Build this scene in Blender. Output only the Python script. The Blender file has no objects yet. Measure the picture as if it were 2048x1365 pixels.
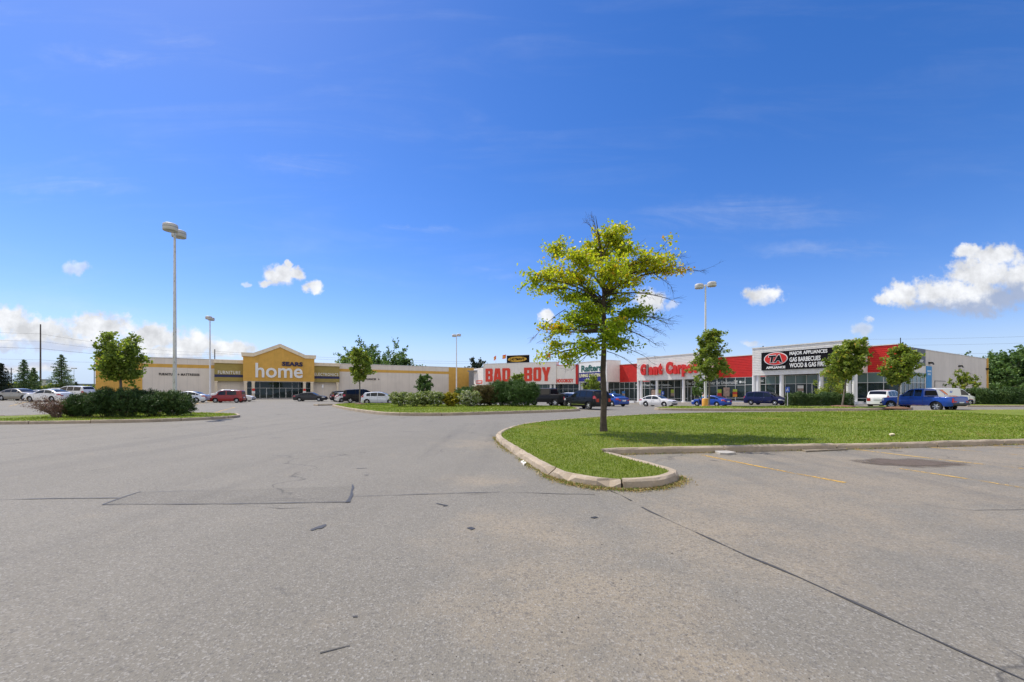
import bpy, bmesh, math, random
import numpy as np
from mathutils import Vector, Matrix
from mathutils.geometry import delaunay_2d_cdt

random.seed(7)
RNG = np.random.default_rng(11)
SC = bpy.context.scene
COL = SC.collection
F, HZ, CX, CH = 860.0, 785.0, 1024.0, 1.5      # focal length / horizon / centre (px of the 2048 photo), eye height
SUN_AZ = math.atan2(-0.79, 0.61)               # from +Y towards +X
SUN_EL = math.radians(57)

# ------------------------------------------------------------------ terrain
def gz(x, y):
    return (-0.60 * math.exp(-((x - 22) / 12) ** 2 - ((y - 72) / 24) ** 2)
            + 0.50 * math.exp(-((x + 62) / 18) ** 2 - ((y - 56) / 20) ** 2))

def P(u, v, dz=0.0):
    """ground point (plus dz) lying in the direction of photo pixel (u, v)"""
    k = (u - CX) / F
    Y = F * (CH - dz) / (v - HZ)
    for _ in range(30):
        Yn = F * (CH - dz - gz(k * Y, Y)) / (v - HZ)
        Y = 0.5 * Y + 0.5 * Yn
    return (k * Y, Y)

def AT(u, Y):
    return ((u - CX) / F * Y, Y)

def ZV(v, Y):
    return CH + (HZ - v) / F * Y

# ------------------------------------------------------------------ tagging
def tag(o, label=None, cat=None, group=None, kind=None):
    if label: o['label'] = label
    if cat: o['category'] = cat
    if group: o['group'] = group
    if kind: o['kind'] = kind
    return o

def thing(name, label, cat, loc=(0, 0, 0), rz=0.0, group=None):
    o = bpy.data.objects.new(name, None)
    COL.objects.link(o)
    o.empty_display_size = 0.2
    o.location = loc
    o.rotation_euler = (0, 0, rz)
    return tag(o, label, cat, group)

def link(name, me, parent=None):
    o = bpy.data.objects.new(name, me)
    COL.objects.link(o)
    if parent is not None: o.parent = parent
    return o

# ------------------------------------------------------------------ materials
def nd(nt, t, **kw):
    n = nt.nodes.new(t)
    for k, v in kw.items(): setattr(n, k, v)
    return n

def newmat(name):
    m = bpy.data.materials.new(name)
    m.use_nodes = True
    nt = m.node_tree
    b = nt.nodes['Principled BSDF']
    return m, nt, b

def mixcol(nt, fac, a, b, mode='MIX'):
    n = nd(nt, 'ShaderNodeMix', data_type='RGBA', blend_type=mode)
    for sock, val in ((n.inputs[0], fac), (n.inputs[6], a), (n.inputs[7], b)):
        if isinstance(val, (int, float)): sock.default_value = val
        elif isinstance(val, tuple): sock.default_value = (*val[:3], 1)
        else: nt.links.new(val, sock)
    return n.outputs[2]

def noise(nt, vec, scale, detail=4, rough=0.55, dist=0.0):
    n = nd(nt, 'ShaderNodeTexNoise')
    n.inputs['Scale'].default_value = scale
    n.inputs['Detail'].default_value = detail
    n.inputs['Roughness'].default_value = rough
    n.inputs['Distortion'].default_value = dist
    if vec is not None: nt.links.new(vec, n.inputs['Vector'])
    return n.outputs['Fac']

def remap(nt, x, a, b, c=0.0, d=1.0, smooth=False):
    n = nd(nt, 'ShaderNodeMapRange')
    if smooth: n.interpolation_type = 'SMOOTHSTEP'
    nt.links.new(x, n.inputs[0])
    for i, v in enumerate((a, b, c, d)): n.inputs[1 + i].default_value = v
    return n.outputs[0]

def math_(nt, op, a, b=None, c=None):
    n = nd(nt, 'ShaderNodeMath', operation=op)
    for i, v in enumerate((a, b, c)):
        if v is None: continue
        if isinstance(v, (int, float)): n.inputs[i].default_value = v
        else: nt.links.new(v, n.inputs[i])
    return n.outputs[0]

def vmath(nt, op, a, b=None, c=None):
    n = nd(nt, 'ShaderNodeVectorMath', operation=op)
    for i, v in enumerate((a, b, c)):
        if v is None: continue
        if isinstance(v, tuple): n.inputs[i].default_value = v
        else: nt.links.new(v, n.inputs[i])
    return n.outputs['Value'] if op in ('LENGTH', 'DISTANCE', 'DOT_PRODUCT') else n.outputs[0]

def texco(nt, out='Object'):
    return nd(nt, 'ShaderNodeTexCoord').outputs[out]

def worldpos(nt):
    return nd(nt, 'ShaderNodeNewGeometry').outputs['Position']

def bump(nt, b, height, strength=0.3, dist=0.02):
    n = nd(nt, 'ShaderNodeBump')
    n.inputs['Strength'].default_value = strength
    n.inputs['Distance'].default_value = dist
    nt.links.new(height, n.inputs['Height'])
    nt.links.new(n.outputs[0], b.inputs['Normal'])

_MC = {}
def pm(name, col, rough=0.6, metal=0.0, var=0.12, scale=2.0, spec=0.5, coat=0.0, bmp=0.0, bscale=60, dirt=0.0, dcol=(0.12, 0.1, 0.08)):
    """plain procedural material with mottled colour, optional grime and bump"""
    if name in _MC: return _MC[name]
    m, nt, b = newmat(name)
    vec = texco(nt)
    f = noise(nt, vec, scale, 5)
    lo = tuple(c * (1 - var) for c in col); hi = tuple(min(1, c * (1 + var)) for c in col)
    c = mixcol(nt, remap(nt, f, 0.3, 0.7), lo, hi)
    if dirt > 0:
        mp = nd(nt, 'ShaderNodeMapping'); mp.inputs['Scale'].default_value = (1.5, 1.5, 0.15)
        nt.links.new(vec, mp.inputs[0])
        d = remap(nt, noise(nt, mp.outputs[0], 1.3, 6, 0.65), 0.5, 0.75, 0, dirt)
        c = mixcol(nt, d, c, dcol)
    nt.links.new(c, b.inputs['Base Color'])
    b.inputs['Roughness'].default_value = rough
    b.inputs['Metallic'].default_value = metal
    b.inputs['Specular IOR Level'].default_value = spec
    b.inputs['Coat Weight'].default_value = coat
    b.inputs['Coat Roughness'].default_value = 0.05
    if bmp > 0: bump(nt, b, noise(nt, vec, bscale, 4), bmp, 0.01)
    _MC[name] = m
    return m

def glassmat(name, tint=(0.02, 0.03, 0.03), clear=0.35, rough=0.02, ior=1.5):
    if name in _MC: return _MC[name]
    m, nt, b = newmat(name)
    b.inputs['Base Color'].default_value = (*tint, 1)
    b.inputs['Roughness'].default_value = rough
    b.inputs['IOR'].default_value = ior
    vec = texco(nt)
    bump(nt, b, noise(nt, vec, 0.7, 2), 0.05, 0.02)
    tr = nd(nt, 'ShaderNodeBsdfTransparent'); tr.inputs[0].default_value = (0.75, 0.85, 0.83, 1)
    mx = nd(nt, 'ShaderNodeMixShader'); mx.inputs[0].default_value = clear
    out = nt.nodes['Material Output']
    nt.links.new(b.outputs[0], mx.inputs[1]); nt.links.new(tr.outputs[0], mx.inputs[2])
    nt.links.new(mx.outputs[0], out.inputs['Surface'])
    _MC[name] = m
    return m

def leafmat(name, stops, trans=0.35, rough=0.55):
    """leaf colour from the per-leaf 'tint' attribute (hue of the individual leaf), with translucency"""
    if name in _MC: return _MC[name]
    m, nt, b = newmat(name)
    at = nd(nt, 'ShaderNodeAttribute'); at.attribute_name = 'tint'
    rp = nd(nt, 'ShaderNodeValToRGB')
    el = rp.color_ramp.elements
    while len(el) > 1: el.remove(el[-1])
    el[0].position = stops[0][0]; el[0].color = (*stops[0][1], 1)
    for p_, c_ in stops[1:]:
        e = el.new(p_); e.color = (*c_, 1)
    nt.links.new(at.outputs['Fac'], rp.inputs[0])
    nt.links.new(rp.outputs[0], b.inputs['Base Color'])
    b.inputs['Roughness'].default_value = rough
    b.inputs['Specular IOR Level'].default_value = 0.35
    tl = nd(nt, 'ShaderNodeBsdfTranslucent')
    g = mixcol(nt, 1.0, rp.outputs[0], (1.0, 1.0, 0.55), 'MULTIPLY')
    nt.links.new(g, tl.inputs[0])
    mx = nd(nt, 'ShaderNodeMixShader'); mx.inputs[0].default_value = trans
    nt.links.new(b.outputs[0], mx.inputs[1]); nt.links.new(tl.outputs[0], mx.inputs[2])
    nt.links.new(mx.outputs[0], nt.nodes['Material Output'].inputs['Surface'])
    _MC[name] = m
    return m

# ------------------------------------------------------------------ mesh builder
class MB:
    def __init__(s): s.v = []; s.f = []; s.m = []; s.sm = []
    def add(s, vs, fs, mi=0, smooth=False):
        o = len(s.v); s.v += [tuple(p) for p in vs]
        for f in fs:
            s.f.append(tuple(i + o for i in f)); s.m.append(mi); s.sm.append(smooth)
    def box(s, x0, x1, y0, y1, z0, z1, mi=0, M=None):
        vs = [(x0, y0, z0), (x1, y0, z0), (x1, y1, z0), (x0, y1, z0), (x0, y0, z1), (x1, y0, z1), (x1, y1, z1), (x0, y1, z1)]
        if M is not None: vs = [tuple(M @ Vector(p)) for p in vs]
        s.add(vs, [(0, 3, 2, 1), (4, 5, 6, 7), (0, 1, 5, 4), (1, 2, 6, 5), (2, 3, 7, 6), (3, 0, 4, 7)], mi)
    def cyl(s, c, r, z0, z1, n=20, r2=None, mi=0, cap=True):
        r2 = r if r2 is None else r2
        vs = []
        for k in range(n):
            a = 2 * math.pi * k / n
            vs.append((c[0] + r * math.cos(a), c[1] + r * math.sin(a), z0))
        for k in range(n):
            a = 2 * math.pi * k / n
            vs.append((c[0] + r2 * math.cos(a), c[1] + r2 * math.sin(a), z1))
        s.add(vs, [(k, (k + 1) % n, n + (k + 1) % n, n + k) for k in range(n)], mi, True)
        if cap:
            s.add(vs, [tuple(range(n - 1, -1, -1)), tuple(range(n, 2 * n))], mi)
    def lathe(s, prof, n=24, M=None, mi=0):
        """prof: (r, h) around local z"""
        vs = []
        for r, h in prof:
            for k in range(n):
                a = 2 * math.pi * k / n
                vs.append((r * math.cos(a), r * math.sin(a), h))
        if M is not None: vs = [tuple(M @ Vector(p)) for p in vs]
        fs = []
        for j in range(len(prof) - 1):
            for k in range(n):
                fs.append((j * n + k, j * n + (k + 1) % n, (j + 1) * n + (k + 1) % n, (j + 1) * n + k))
        s.add(vs, fs, mi, True)
    def tube(s, pts, rad, n=6, mi=0, cap=True):
        pts = [Vector(p) for p in pts]
        if not hasattr(rad, '__len__'): rad = [rad] * len(pts)
        vs = []
        up = Vector((0.13, 0.27, 1)).normalized()
        for i, p in enumerate(pts):
            t = (pts[min(i + 1, len(pts) - 1)] - pts[max(i - 1, 0)])
            if t.length < 1e-9: t = Vector((0, 0, 1))
            t.normalize()
            a = t.cross(up)
            if a.length < 0.1: a = t.cross(Vector((1, 0, 0)))
            a.normalize(); b = t.cross(a)
            for k in range(n):
                an = 2 * math.pi * k / n
                vs.append(tuple(p + (a * math.cos(an) + b * math.sin(an)) * rad[i]))
        fs = []
        for j in range(len(pts) - 1):
            for k in range(n):
                fs.append((j * n + k, j * n + (k + 1) % n, (j + 1) * n + (k + 1) % n, (j + 1) * n + k))
        s.add(vs, fs, mi, True)
        if cap:
            L = len(pts) - 1
            s.add(vs, [tuple(range(n)), tuple(L * n + k for k in range(n - 1, -1, -1))], mi)
    def build(s, name, mats, parent=None):
        me = bpy.data.meshes.new(name)
        me.from_pydata(s.v, [], s.f)
        if not isinstance(mats, (list, tuple)): mats = [mats]
        for m in mats: me.materials.append(m)
        me.polygons.foreach_set('material_index', s.m)
        me.polygons.foreach_set('use_smooth', s.sm)
        bm = bmesh.new(); bm.from_mesh(me)
        bmesh.ops.recalc_face_normals(bm, faces=bm.faces)
        bm.to_mesh(me); bm.free()
        me.update()
        return link(name, me, parent)

def boxpart(name, x0, x1, y0, y1, z0, z1, mat, parent):
    b = MB(); b.box(x0, x1, y0, y1, z0, z1)
    return b.build(name, mat, parent)

_TXT = {}
def text_geo(s, bold=0.0, shear=0.0, space=1.0):
    """outline of a line of lettering as (verts2d, faces) fitted to the unit box, plus its aspect"""
    key = (s, bold, shear, space)
    if key in _TXT: return _TXT[key]
    cu = bpy.data.curves.new('lettering', 'FONT')
    cu.body = s; cu.size = 1.0; cu.offset = bold; cu.shear = shear; cu.space_character = space
    cu.resolution_u = 3; cu.fill_mode = 'BOTH'; cu.extrude = 0.5
    o = bpy.data.objects.new('lettering', cu); COL.objects.link(o)
    dg = bpy.context.evaluated_depsgraph_get(); dg.update()
    me = bpy.data.meshes.new_from_object(o.evaluated_get(dg))
    vs = np.array([v.co[:] for v in me.vertices]); fs = [tuple(p.vertices) for p in me.polygons]
    bpy.data.objects.remove(o); bpy.data.curves.remove(cu); bpy.data.meshes.remove(me)
    mn, mx = vs.min(0), vs.max(0)
    w = (vs - mn) / np.maximum(mx - mn, 1e-6)
    _TXT[key] = (w, fs, (mx - mn))
    return _TXT[key]

def letters(name, s, x0, x1, z0, z1, yf, depth, mat, parent, bold=0.0, shear=0.0, space=1.0, M=None, mb=None):
    """raised lettering on a wall facing -y: front face at yf, back at yf+depth"""
    w, fs, _ = text_geo(s, bold, shear, space)
    vs = [(x0 + p[0] * (x1 - x0), yf + (1 - p[2]) * depth, z0 + p[1] * (z1 - z0)) for p in w]
    if M is not None: vs = [tuple(M @ Vector(p)) for p in vs]
    b = mb or MB(); b.add(vs, fs)
    if mb is None: return b.build(name, mat, parent)

def ellipse_pts(cx, cz, rx, rz, n=40):
    return [(cx + rx * math.cos(2 * math.pi * k / n), cz + rz * math.sin(2 * math.pi * k / n)) for k in range(n)]

def wall_prism(mb, pts, y0, y1, mi=0):
    """(x,z) outline pushed from y0 (front) to y1"""
    n = len(pts)
    vs = [(x, y0, z) for x, z in pts] + [(x, y1, z) for x, z in pts]
    mb.add(vs, [tuple(range(n)), tuple(range(2 * n - 1, n - 1, -1))] + [(k, n + k, n + (k + 1) % n, (k + 1) % n) for k in range(n)], mi)

# ------------------------------------------------------------------ leaves
def quad_mesh(name, V4, tint, mat, parent=None):
    """V4: (N,4,3) array of quads, tint: (N,)"""
    N = len(V4)
    me = bpy.data.meshes.new(name)
    me.vertices.add(N * 4); me.loops.add(N * 4); me.polygons.add(N)
    me.vertices.foreach_set('co', V4.reshape(-1).astype(np.float32))
    me.loops.foreach_set('vertex_index', np.arange(N * 4, dtype=np.int32))
    me.polygons.foreach_set('loop_start', np.arange(0, N * 4, 4, dtype=np.int32))
    me.polygons.foreach_set('loop_total', np.full(N, 4, dtype=np.int32))
    me.update(calc_edges=True)
    a = me.attributes.new('tint', 'FLOAT', 'FACE')
    a.data.foreach_set('value', tint.astype(np.float32))
    me.materials.append(mat)
    me.validate()
    return link(name, me, parent)

def unit(a): return a / np.maximum(np.linalg.norm(a, axis=-1, keepdims=True), 1e-9)

def leaf_quads(c, size, asp=0.6, upb=0.6, fold=0.15, along=None):
    N = len(c)
    n = unit(RNG.normal(size=(N, 3)) + np.array([0, 0, upb]))
    d = RNG.normal(size=(N, 3)) if along is None else along + 0.45 * RNG.normal(size=(N, 3))
    d = unit(d - n * (d * n).sum(1, keepdims=True))
    s = np.cross(n, d)
    L = size[:, None]
    b = c - d * L * 0.5; t = c + d * L * 0.5
    m = c + d * L * 0.08 * RNG.normal(size=(N, 1))
    l = m + s * L * asp * 0.5 + n * L * fold; r = m - s * L * asp * 0.5 + n * L * fold
    return np.stack([b, r, t, l], 1)
# ================================================================== camera, sun, sky
cam_d = bpy.data.cameras.new('camera'); cam = bpy.data.objects.new('camera', cam_d); COL.objects.link(cam)
cam.location = (0, 0, CH); cam.rotation_euler = (math.pi / 2, 0, 0)
cam_d.sensor_width = 36.0; cam_d.lens = F / 2048 * 36.0
cam_d.shift_y = (HZ - 682.5) / 2048.0
cam_d.clip_start = 0.05; cam_d.clip_end = 6000
SC.camera = cam
SC.render.resolution_x = 1024; SC.render.resolution_y = 682

sd = bpy.data.lights.new('sun', 'SUN'); sd.energy = 3.95; sd.angle = math.radians(0.53); sd.color = (1.0, 0.93, 0.82)
sun = bpy.data.objects.new('sun', sd); COL.objects.link(sun)
SUN_DIR = Vector((math.sin(SUN_AZ) * math.cos(SUN_EL), math.cos(SUN_AZ) * math.cos(SUN_EL), math.sin(SUN_EL)))
sun.rotation_euler = SUN_DIR.to_track_quat('Z', 'Y').to_euler()
sun.location = (-40, 30, 60)

def make_world():
    w = bpy.data.worlds.new('World'); SC.world = w; w.use_nodes = True
    nt = w.node_tree; nt.nodes.clear()
    out = nd(nt, 'ShaderNodeOutputWorld'); bg = nd(nt, 'ShaderNodeBackground')
    sky = nd(nt, 'ShaderNodeTexSky', sky_type='NISHITA')
    sky.sun_disc = False; sky.sun_elevation = SUN_EL; sky.sun_rotation = SUN_AZ
    sky.altitude = 200; sky.air_density = 1.0; sky.dust_density = 0.35; sky.ozone_density = 2.4
    hs = nd(nt, 'ShaderNodeHueSaturation'); hs.inputs['Saturation'].default_value = 1.33; hs.inputs['Value'].default_value = 1.0
    nt.links.new(sky.outputs[0], hs.inputs['Color'])
    base = mixcol(nt, 1.0, hs.outputs[0], (0.97, 0.90, 1.15), 'MULTIPLY')
    # cumulus and cirrus, laid out by compass direction and height above the horizon
    dirv = texco(nt, 'Generated')
    sp = nd(nt, 'ShaderNodeSeparateXYZ'); nt.links.new(dirv, sp.inputs[0])
    yy = math_(nt, 'MAXIMUM', sp.outputs[1], 0.04)
    base = mixcol(nt, remap(nt, sp.outputs[2], 0.0, 0.16, 0.9, 0.0, True), base, (3.7, 4.9, 6.6))     # pale air low over the horizon
    a = math_(nt, 'MULTIPLY', math_(nt, 'DIVIDE', sp.outputs[0], yy), 8.6)      # hundreds of photo px
    e = math_(nt, 'MULTIPLY', math_(nt, 'DIVIDE', sp.outputs[2], yy), 8.6)
    cb = nd(nt, 'ShaderNodeCombineXYZ'); nt.links.new(a, cb.inputs[0]); nt.links.new(e, cb.inputs[1])
    p = cb.outputs[0]
    def warp(pv, freq, amp):
        n = nd(nt, 'ShaderNodeTexNoise'); n.inputs['Scale'].default_value = freq; n.inputs['Detail'].default_value = 5; n.inputs['Roughness'].default_value = 0.6
        nt.links.new(pv, n.inputs['Vector'])
        d = vmath(nt, 'SUBTRACT', n.outputs['Color'], (0.5, 0.5, 0.5))
        return vmath(nt, 'ADD', pv, vmath(nt, 'MULTIPLY', d, (amp, amp, 0)))
    pw = warp(p, 3.0, 0.35)
    pw2 = vmath(nt, 'MULTIPLY', pw, (1, 1, 0))
    def blob(u, v, ru, rv, wgt=1.0):
        cx, cy = (u - CX) / 100, (HZ - v) / 100
        q = vmath(nt, 'MULTIPLY_ADD', pw2, (100 / ru, 100 / rv, 0), (-cx * 100 / ru, -cy * 100 / rv, 0))
        d = vmath(nt, 'LENGTH', q)
        return math_(nt, 'MULTIPLY_ADD', d, -wgt, wgt)
    def field(lst):
        acc = None
        for b_ in lst:
            x = blob(*b_)
            acc = x if acc is None else math_(nt, 'SMOOTH_MAX', acc, x, 0.15)
        return acc
    full = [(15, 640, 66, 36), (80, 664, 92, 36), (200, 656, 92, 38), (140, 686, 110, 28), (300, 676, 80, 34), (385, 688, 70, 30),
            (455, 696, 66, 22), (10, 690, 60, 20), (340, 706, 120, 20), (60, 735, 120, 14),
            (562, 552, 42, 27), (590, 546, 20, 16), (577, 530, 11, 12), (536, 568, 20, 10), (626, 575, 26, 16),
            (1990, 512, 75, 30), (1935, 503, 40, 18), (1965, 548, 85, 45), (1885, 590, 95, 42), (1805, 590, 50, 32),
            (1960, 596, 115, 45), (2050, 560, 70, 55), (1770, 597, 26, 18),
            (1527, 591, 50, 22), (1092, 628, 20, 19), (1300, 603, 45, 28), (640, 800, 60, 14)]
    faint = [(152, 536, 34, 18), (492, 572, 15, 7), (1725, 660, 26, 16), (1735, 638, 15, 10), (1502, 687, 24, 9), (900, 770, 300, 16), (1345, 610, 20, 12)]
    dgrey = [(1960, 634, 180, 44), (2030, 600, 70, 44), (1880, 626, 110, 24)]
    wisp = [(200, 112, 190, 40), (360, 85, 120, 40), (120, 370, 260, 26), (830, 462, 120, 14), (980, 545, 120, 22), (1500, 430, 330, 50), (1650, 500, 260, 24), (600, 330, 200, 30)]
    grey = [(1527, 606, 50, 12), (1300, 622, 50, 14), (90, 712, 200, 34), (320, 735, 200, 30), (60, 690, 60, 18), (565, 573, 40, 8)]
    fb = noise(nt, p, 5.0, 7, 0.62)
    fb2 = noise(nt, p, 2.2, 6, 0.6)
    fbc = math_(nt, 'SUBTRACT', fb, 0.5)
    dens = math_(nt, 'MULTIPLY_ADD', fbc, 1.25, field(full))
    mask = remap(nt, dens, -0.02, 0.55, 0, 0.97, True)
    densf = math_(nt, 'MULTIPLY_ADD', fbc, 1.2, field(faint))
    maskf = remap(nt, densf, 0.0, 0.6, 0, 0.55, True)
    # fibrous cirrus, drawn out along the wind
    mp = nd(nt, 'ShaderNodeMapping'); mp.inputs['Scale'].default_value = (0.10, 0.55, 1); mp.inputs['Rotation'].default_value = (0, 0, 0.22)
    nt.links.new(p, mp.inputs[0])
    ci = remap(nt, noise(nt, mp.outputs[0], 2.2, 8, 0.6, 0.6), 0.46, 0.80, 0, 0.10, True)
    ci = math_(nt, 'MULTIPLY', ci, remap(nt, a, -14, 8, 1.0, 0.35))
    gm = remap(nt, math_(nt, 'MULTIPLY_ADD', fbc, 0.9, field(grey)), -0.05, 0.6, 0, 0.85, True)
    gd = remap(nt, math_(nt, 'MULTIPLY_ADD', fbc, 0.9, field(dgrey)), -0.05, 0.55, 0, 0.9, True)
    ci = math_(nt, 'MAXIMUM', ci, math_(nt, 'MULTIPLY', remap(nt, field(wisp), 0.0, 0.9, 0, 1, True), remap(nt, noise(nt, mp.outputs[0], 3.4, 8, 0.65, 0.9), 0.36, 0.74, 0, 0.17, True)))
    lump = remap(nt, fb2, 0.34, 0.66, 0.70, 1.06)
    white = nd(nt, 'ShaderNodeVectorMath', operation='SCALE'); white.inputs[0].default_value = (6.6, 6.7, 6.9); nt.links.new(lump, white.inputs[3])
    ccol = mixcol(nt, gd, mixcol(nt, gm, white.outputs[0], (4.0, 4.6, 6.0)), (2.5, 3.1, 4.5))
    front = remap(nt, sp.outputs[1], 0.05, 0.12, 0, 1)
    m1 = math_(nt, 'MULTIPLY', math_(nt, 'MAXIMUM', math_(nt, 'MAXIMUM', mask, maskf), ci), front)
    col = mixcol(nt, m1, base, ccol)
    # broken cumulus added out of view behind the viewer, brightening the shaded walls
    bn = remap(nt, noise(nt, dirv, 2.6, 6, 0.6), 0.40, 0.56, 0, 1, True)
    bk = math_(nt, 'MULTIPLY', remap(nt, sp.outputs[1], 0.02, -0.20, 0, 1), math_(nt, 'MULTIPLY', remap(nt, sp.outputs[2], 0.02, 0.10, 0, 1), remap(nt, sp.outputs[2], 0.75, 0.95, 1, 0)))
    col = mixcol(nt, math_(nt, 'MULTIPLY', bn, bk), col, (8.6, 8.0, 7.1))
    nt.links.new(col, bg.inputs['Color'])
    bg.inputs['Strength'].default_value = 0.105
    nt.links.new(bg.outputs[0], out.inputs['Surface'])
    w.cycles.sampling_method = 'MANUAL'; w.cycles.sample_map_resolution = 512
make_world()
SC.view_settings.view_transform = 'Standard'; SC.view_settings.look = 'None'
SC.view_settings.exposure = 0.46; SC.view_settings.gamma = 1.0
SC.cycles.max_bounces = 8; SC.cycles.diffuse_bounces = 5; SC.cycles.glossy_bounces = 3
SC.cycles.transparent_max_bounces = 12; SC.cycles.transmission_bounces = 3
SC.cycles.use_denoising = True

# ================================================================== ground, asphalt lot
def asphalt_mat(name, base=(0.172, 0.160, 0.134), dirt=True, dark=1.0):
    m, nt, b = newmat(name)
    pos = worldpos(nt)
    big = noise(nt, pos, 0.16, 5, 0.6)
    mid = noise(nt, pos, 1.1, 6, 0.62, 0.4)
    fine = noise(nt, pos, 55, 3, 0.7)
    c = mixcol(nt, remap(nt, big, 0.3, 0.7), tuple(x * 0.90 * dark for x in base), tuple(x * 1.10 * dark for x in base))
    c = mixcol(nt, remap(nt, mid, 0.35, 0.7, 0, 0.45), c, tuple(x * 0.78 * dark for x in base))
    # stretched traffic wear
    mp = nd(nt, 'ShaderNodeMapping'); mp.inputs['Scale'].default_value = (0.35, 0.07, 1); mp.inputs['Rotation'].default_value = (0, 0, 0.5)
    nt.links.new(pos, mp.inputs[0])
    c = mixcol(nt, remap(nt, noise(nt, mp.outputs[0], 2.0, 5, 0.6), 0.45, 0.7, 0, 0.35), c, tuple(x * 1.22 for x in base))
    if dirt:
        acc = None
        for (x, y, r) in [(0.5, 3.2, 1.2), (0.1, 4.6, 1.0), (3.6, 6.0, 2.2), (6.0, 7.0, 2.4), (7.2, 9.4, 2.6), (4.6, 9.6, 1.6), (10.5, 9.5, 3.0), (-0.5, 7.3, 0.7), (2.2, 4.6, 1.5), (-0.6, 12.5, 1.5), (13, 10, 3), (0.9, 1.9, 1.0)]:
            d = vmath(nt, 'DISTANCE', pos, (x, y, 0))
            k = remap(nt, d, 0, r * 1.35, 1, 0)
            acc = k if acc is None else math_(nt, 'MAXIMUM', acc, k)
        sand = remap(nt, math_(nt, 'MULTIPLY_ADD', math_(nt, 'SUBTRACT', noise(nt, pos, 1.3, 7, 0.68), 0.5), 2.4, acc), 0.05, 1.10, 0, 0.80, True)
        c = mixcol(nt, sand, c, (0.275, 0.230, 0.165))
    # aggregate: pale and dark stones in the binder
    vo = nd(nt, 'ShaderNodeTexVoronoi'); vo.inputs['Scale'].default_value = 85
    nt.links.new(pos, vo.inputs['Vector'])
    sepc = nd(nt, 'ShaderNodeSeparateColor'); nt.links.new(vo.outputs['Color'], sepc.inputs[0])
    c = mixcol(nt, remap(nt, sepc.outputs[0], 0.72, 1.0, 0, 0.55), c, (0.36, 0.35, 0.33))
    c = mixcol(nt, remap(nt, sepc.outputs[1], 0.80, 1.0, 0, 0.60), c, (0.055, 0.055, 0.057))
    vo3 = nd(nt, 'ShaderNodeTexVoronoi'); vo3.inputs['Scale'].default_value = 48
    nt.links.new(pos, vo3.inputs['Vector'])
    sp3 = nd(nt, 'ShaderNodeSeparateColor'); nt.links.new(vo3.outputs['Color'], sp3.inputs[0])
    if dirt: c = mixcol(nt, math_(nt, 'MULTIPLY', remap(nt, sp3.outputs[1], 0.72, 0.92, 0, 0.42), remap(nt, sand, 0.1, 0.6, 0, 1)), c, (0.075, 0.068, 0.062))
    vo2 = nd(nt, 'ShaderNodeTexVoronoi'); vo2.inputs['Scale'].default_value = 30
    nt.links.new(pos, vo2.inputs['Vector'])
    sp2 = nd(nt, 'ShaderNodeSeparateColor'); nt.links.new(vo2.outputs['Color'], sp2.inputs[0])
    c = mixcol(nt, remap(nt, sp2.outputs[2], 0.90, 1.0, 0, 0.4), c, (0.09, 0.085, 0.08))
    c = mixcol(nt, remap(nt, fine, 0.3, 0.75, 0, 0.35), c, tuple(x * 1.35 for x in base))
    # oil drips and darker wheel tracks
    vd = nd(nt, 'ShaderNodeTexVoronoi'); vd.inputs['Scale'].default_value = 0.55; nt.links.new(pos, vd.inputs['Vector'])
    sdp = nd(nt, 'ShaderNodeSeparateColor'); nt.links.new(vd.outputs['Color'], sdp.inputs[0])
    spot = remap(nt, math_(nt, 'ADD', vd.outputs['Distance'], math_(nt, 'MULTIPLY', mid, 0.12)), 0.10, 0.22, 1, 0)
    c = mixcol(nt, math_(nt, 'MULTIPLY', spot, remap(nt, sdp.outputs[0], 0.45, 0.95, 0, 0.55)), c, (0.06, 0.058, 0.055))
    mt = nd(nt, 'ShaderNodeMapping'); mt.inputs['Scale'].default_value = (0.9, 0.045, 1); mt.inputs['Rotation'].default_value = (0, 0, 0.28)
    nt.links.new(pos, mt.inputs[0])
    c = mixcol(nt, remap(nt, noise(nt, mt.outputs[0], 1.2, 3, 0.5), 0.56, 0.68, 0, 0.22), c, (0.09, 0.086, 0.08))
    # hairline cracks
    vc = nd(nt, 'ShaderNodeTexVoronoi', feature='DISTANCE_TO_EDGE'); vc.inputs['Scale'].default_value = 0.22
    wv = nd(nt, 'ShaderNodeTexNoise'); wv.inputs['Scale'].default_value = 0.9; wv.inputs['Detail'].default_value = 6
    nt.links.new(pos, wv.inputs['Vector'])
    wp = vmath(nt, 'ADD', pos, vmath(nt, 'MULTIPLY', wv.outputs['Color'], (2.5, 2.5, 0)))
    nt.links.new(wp, vc.inputs['Vector'])
    crack = math_(nt, 'MULTIPLY', remap(nt, vc.outputs['Distance'], 0.0, 0.008, 1, 0), remap(nt, noise(nt, pos, 0.35, 2), 0.52, 0.60, 0, 0.7))
    c = mixcol(nt, crack, c, (0.05, 0.05, 0.05))
    nt.links.new(c, b.inputs['Base Color'])
    b.inputs['Roughness'].default_value = 0.82; b.inputs['Specular IOR Level'].default_value = 0.35
    bump(nt, b, math_(nt, 'ADD', vo.outputs['Distance'], math_(nt, 'MULTIPLY', fine, 0.8)), 0.55, 0.006)
    return m

M_ASPH = asphalt_mat('asphalt')
M_PATCH = asphalt_mat('asphalt_patch', dirt=False, dark=0.80)
M_TAR = pm('tar', (0.03, 0.03, 0.031), 0.55, var=0.4, scale=8)
M_EARTH = pm('earth_grass', (0.07, 0.095, 0.03), 0.95, var=0.35, scale=0.05)

g = MB(); g.add([(-3000, -200, -0.95), (3000, -200, -0.95), (3000, 5000, -0.95), (-3000, 5000, -0.95)], [(0, 1, 2, 3)])
tag(g.build('ground', M_EARTH), kind='structure')

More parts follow.
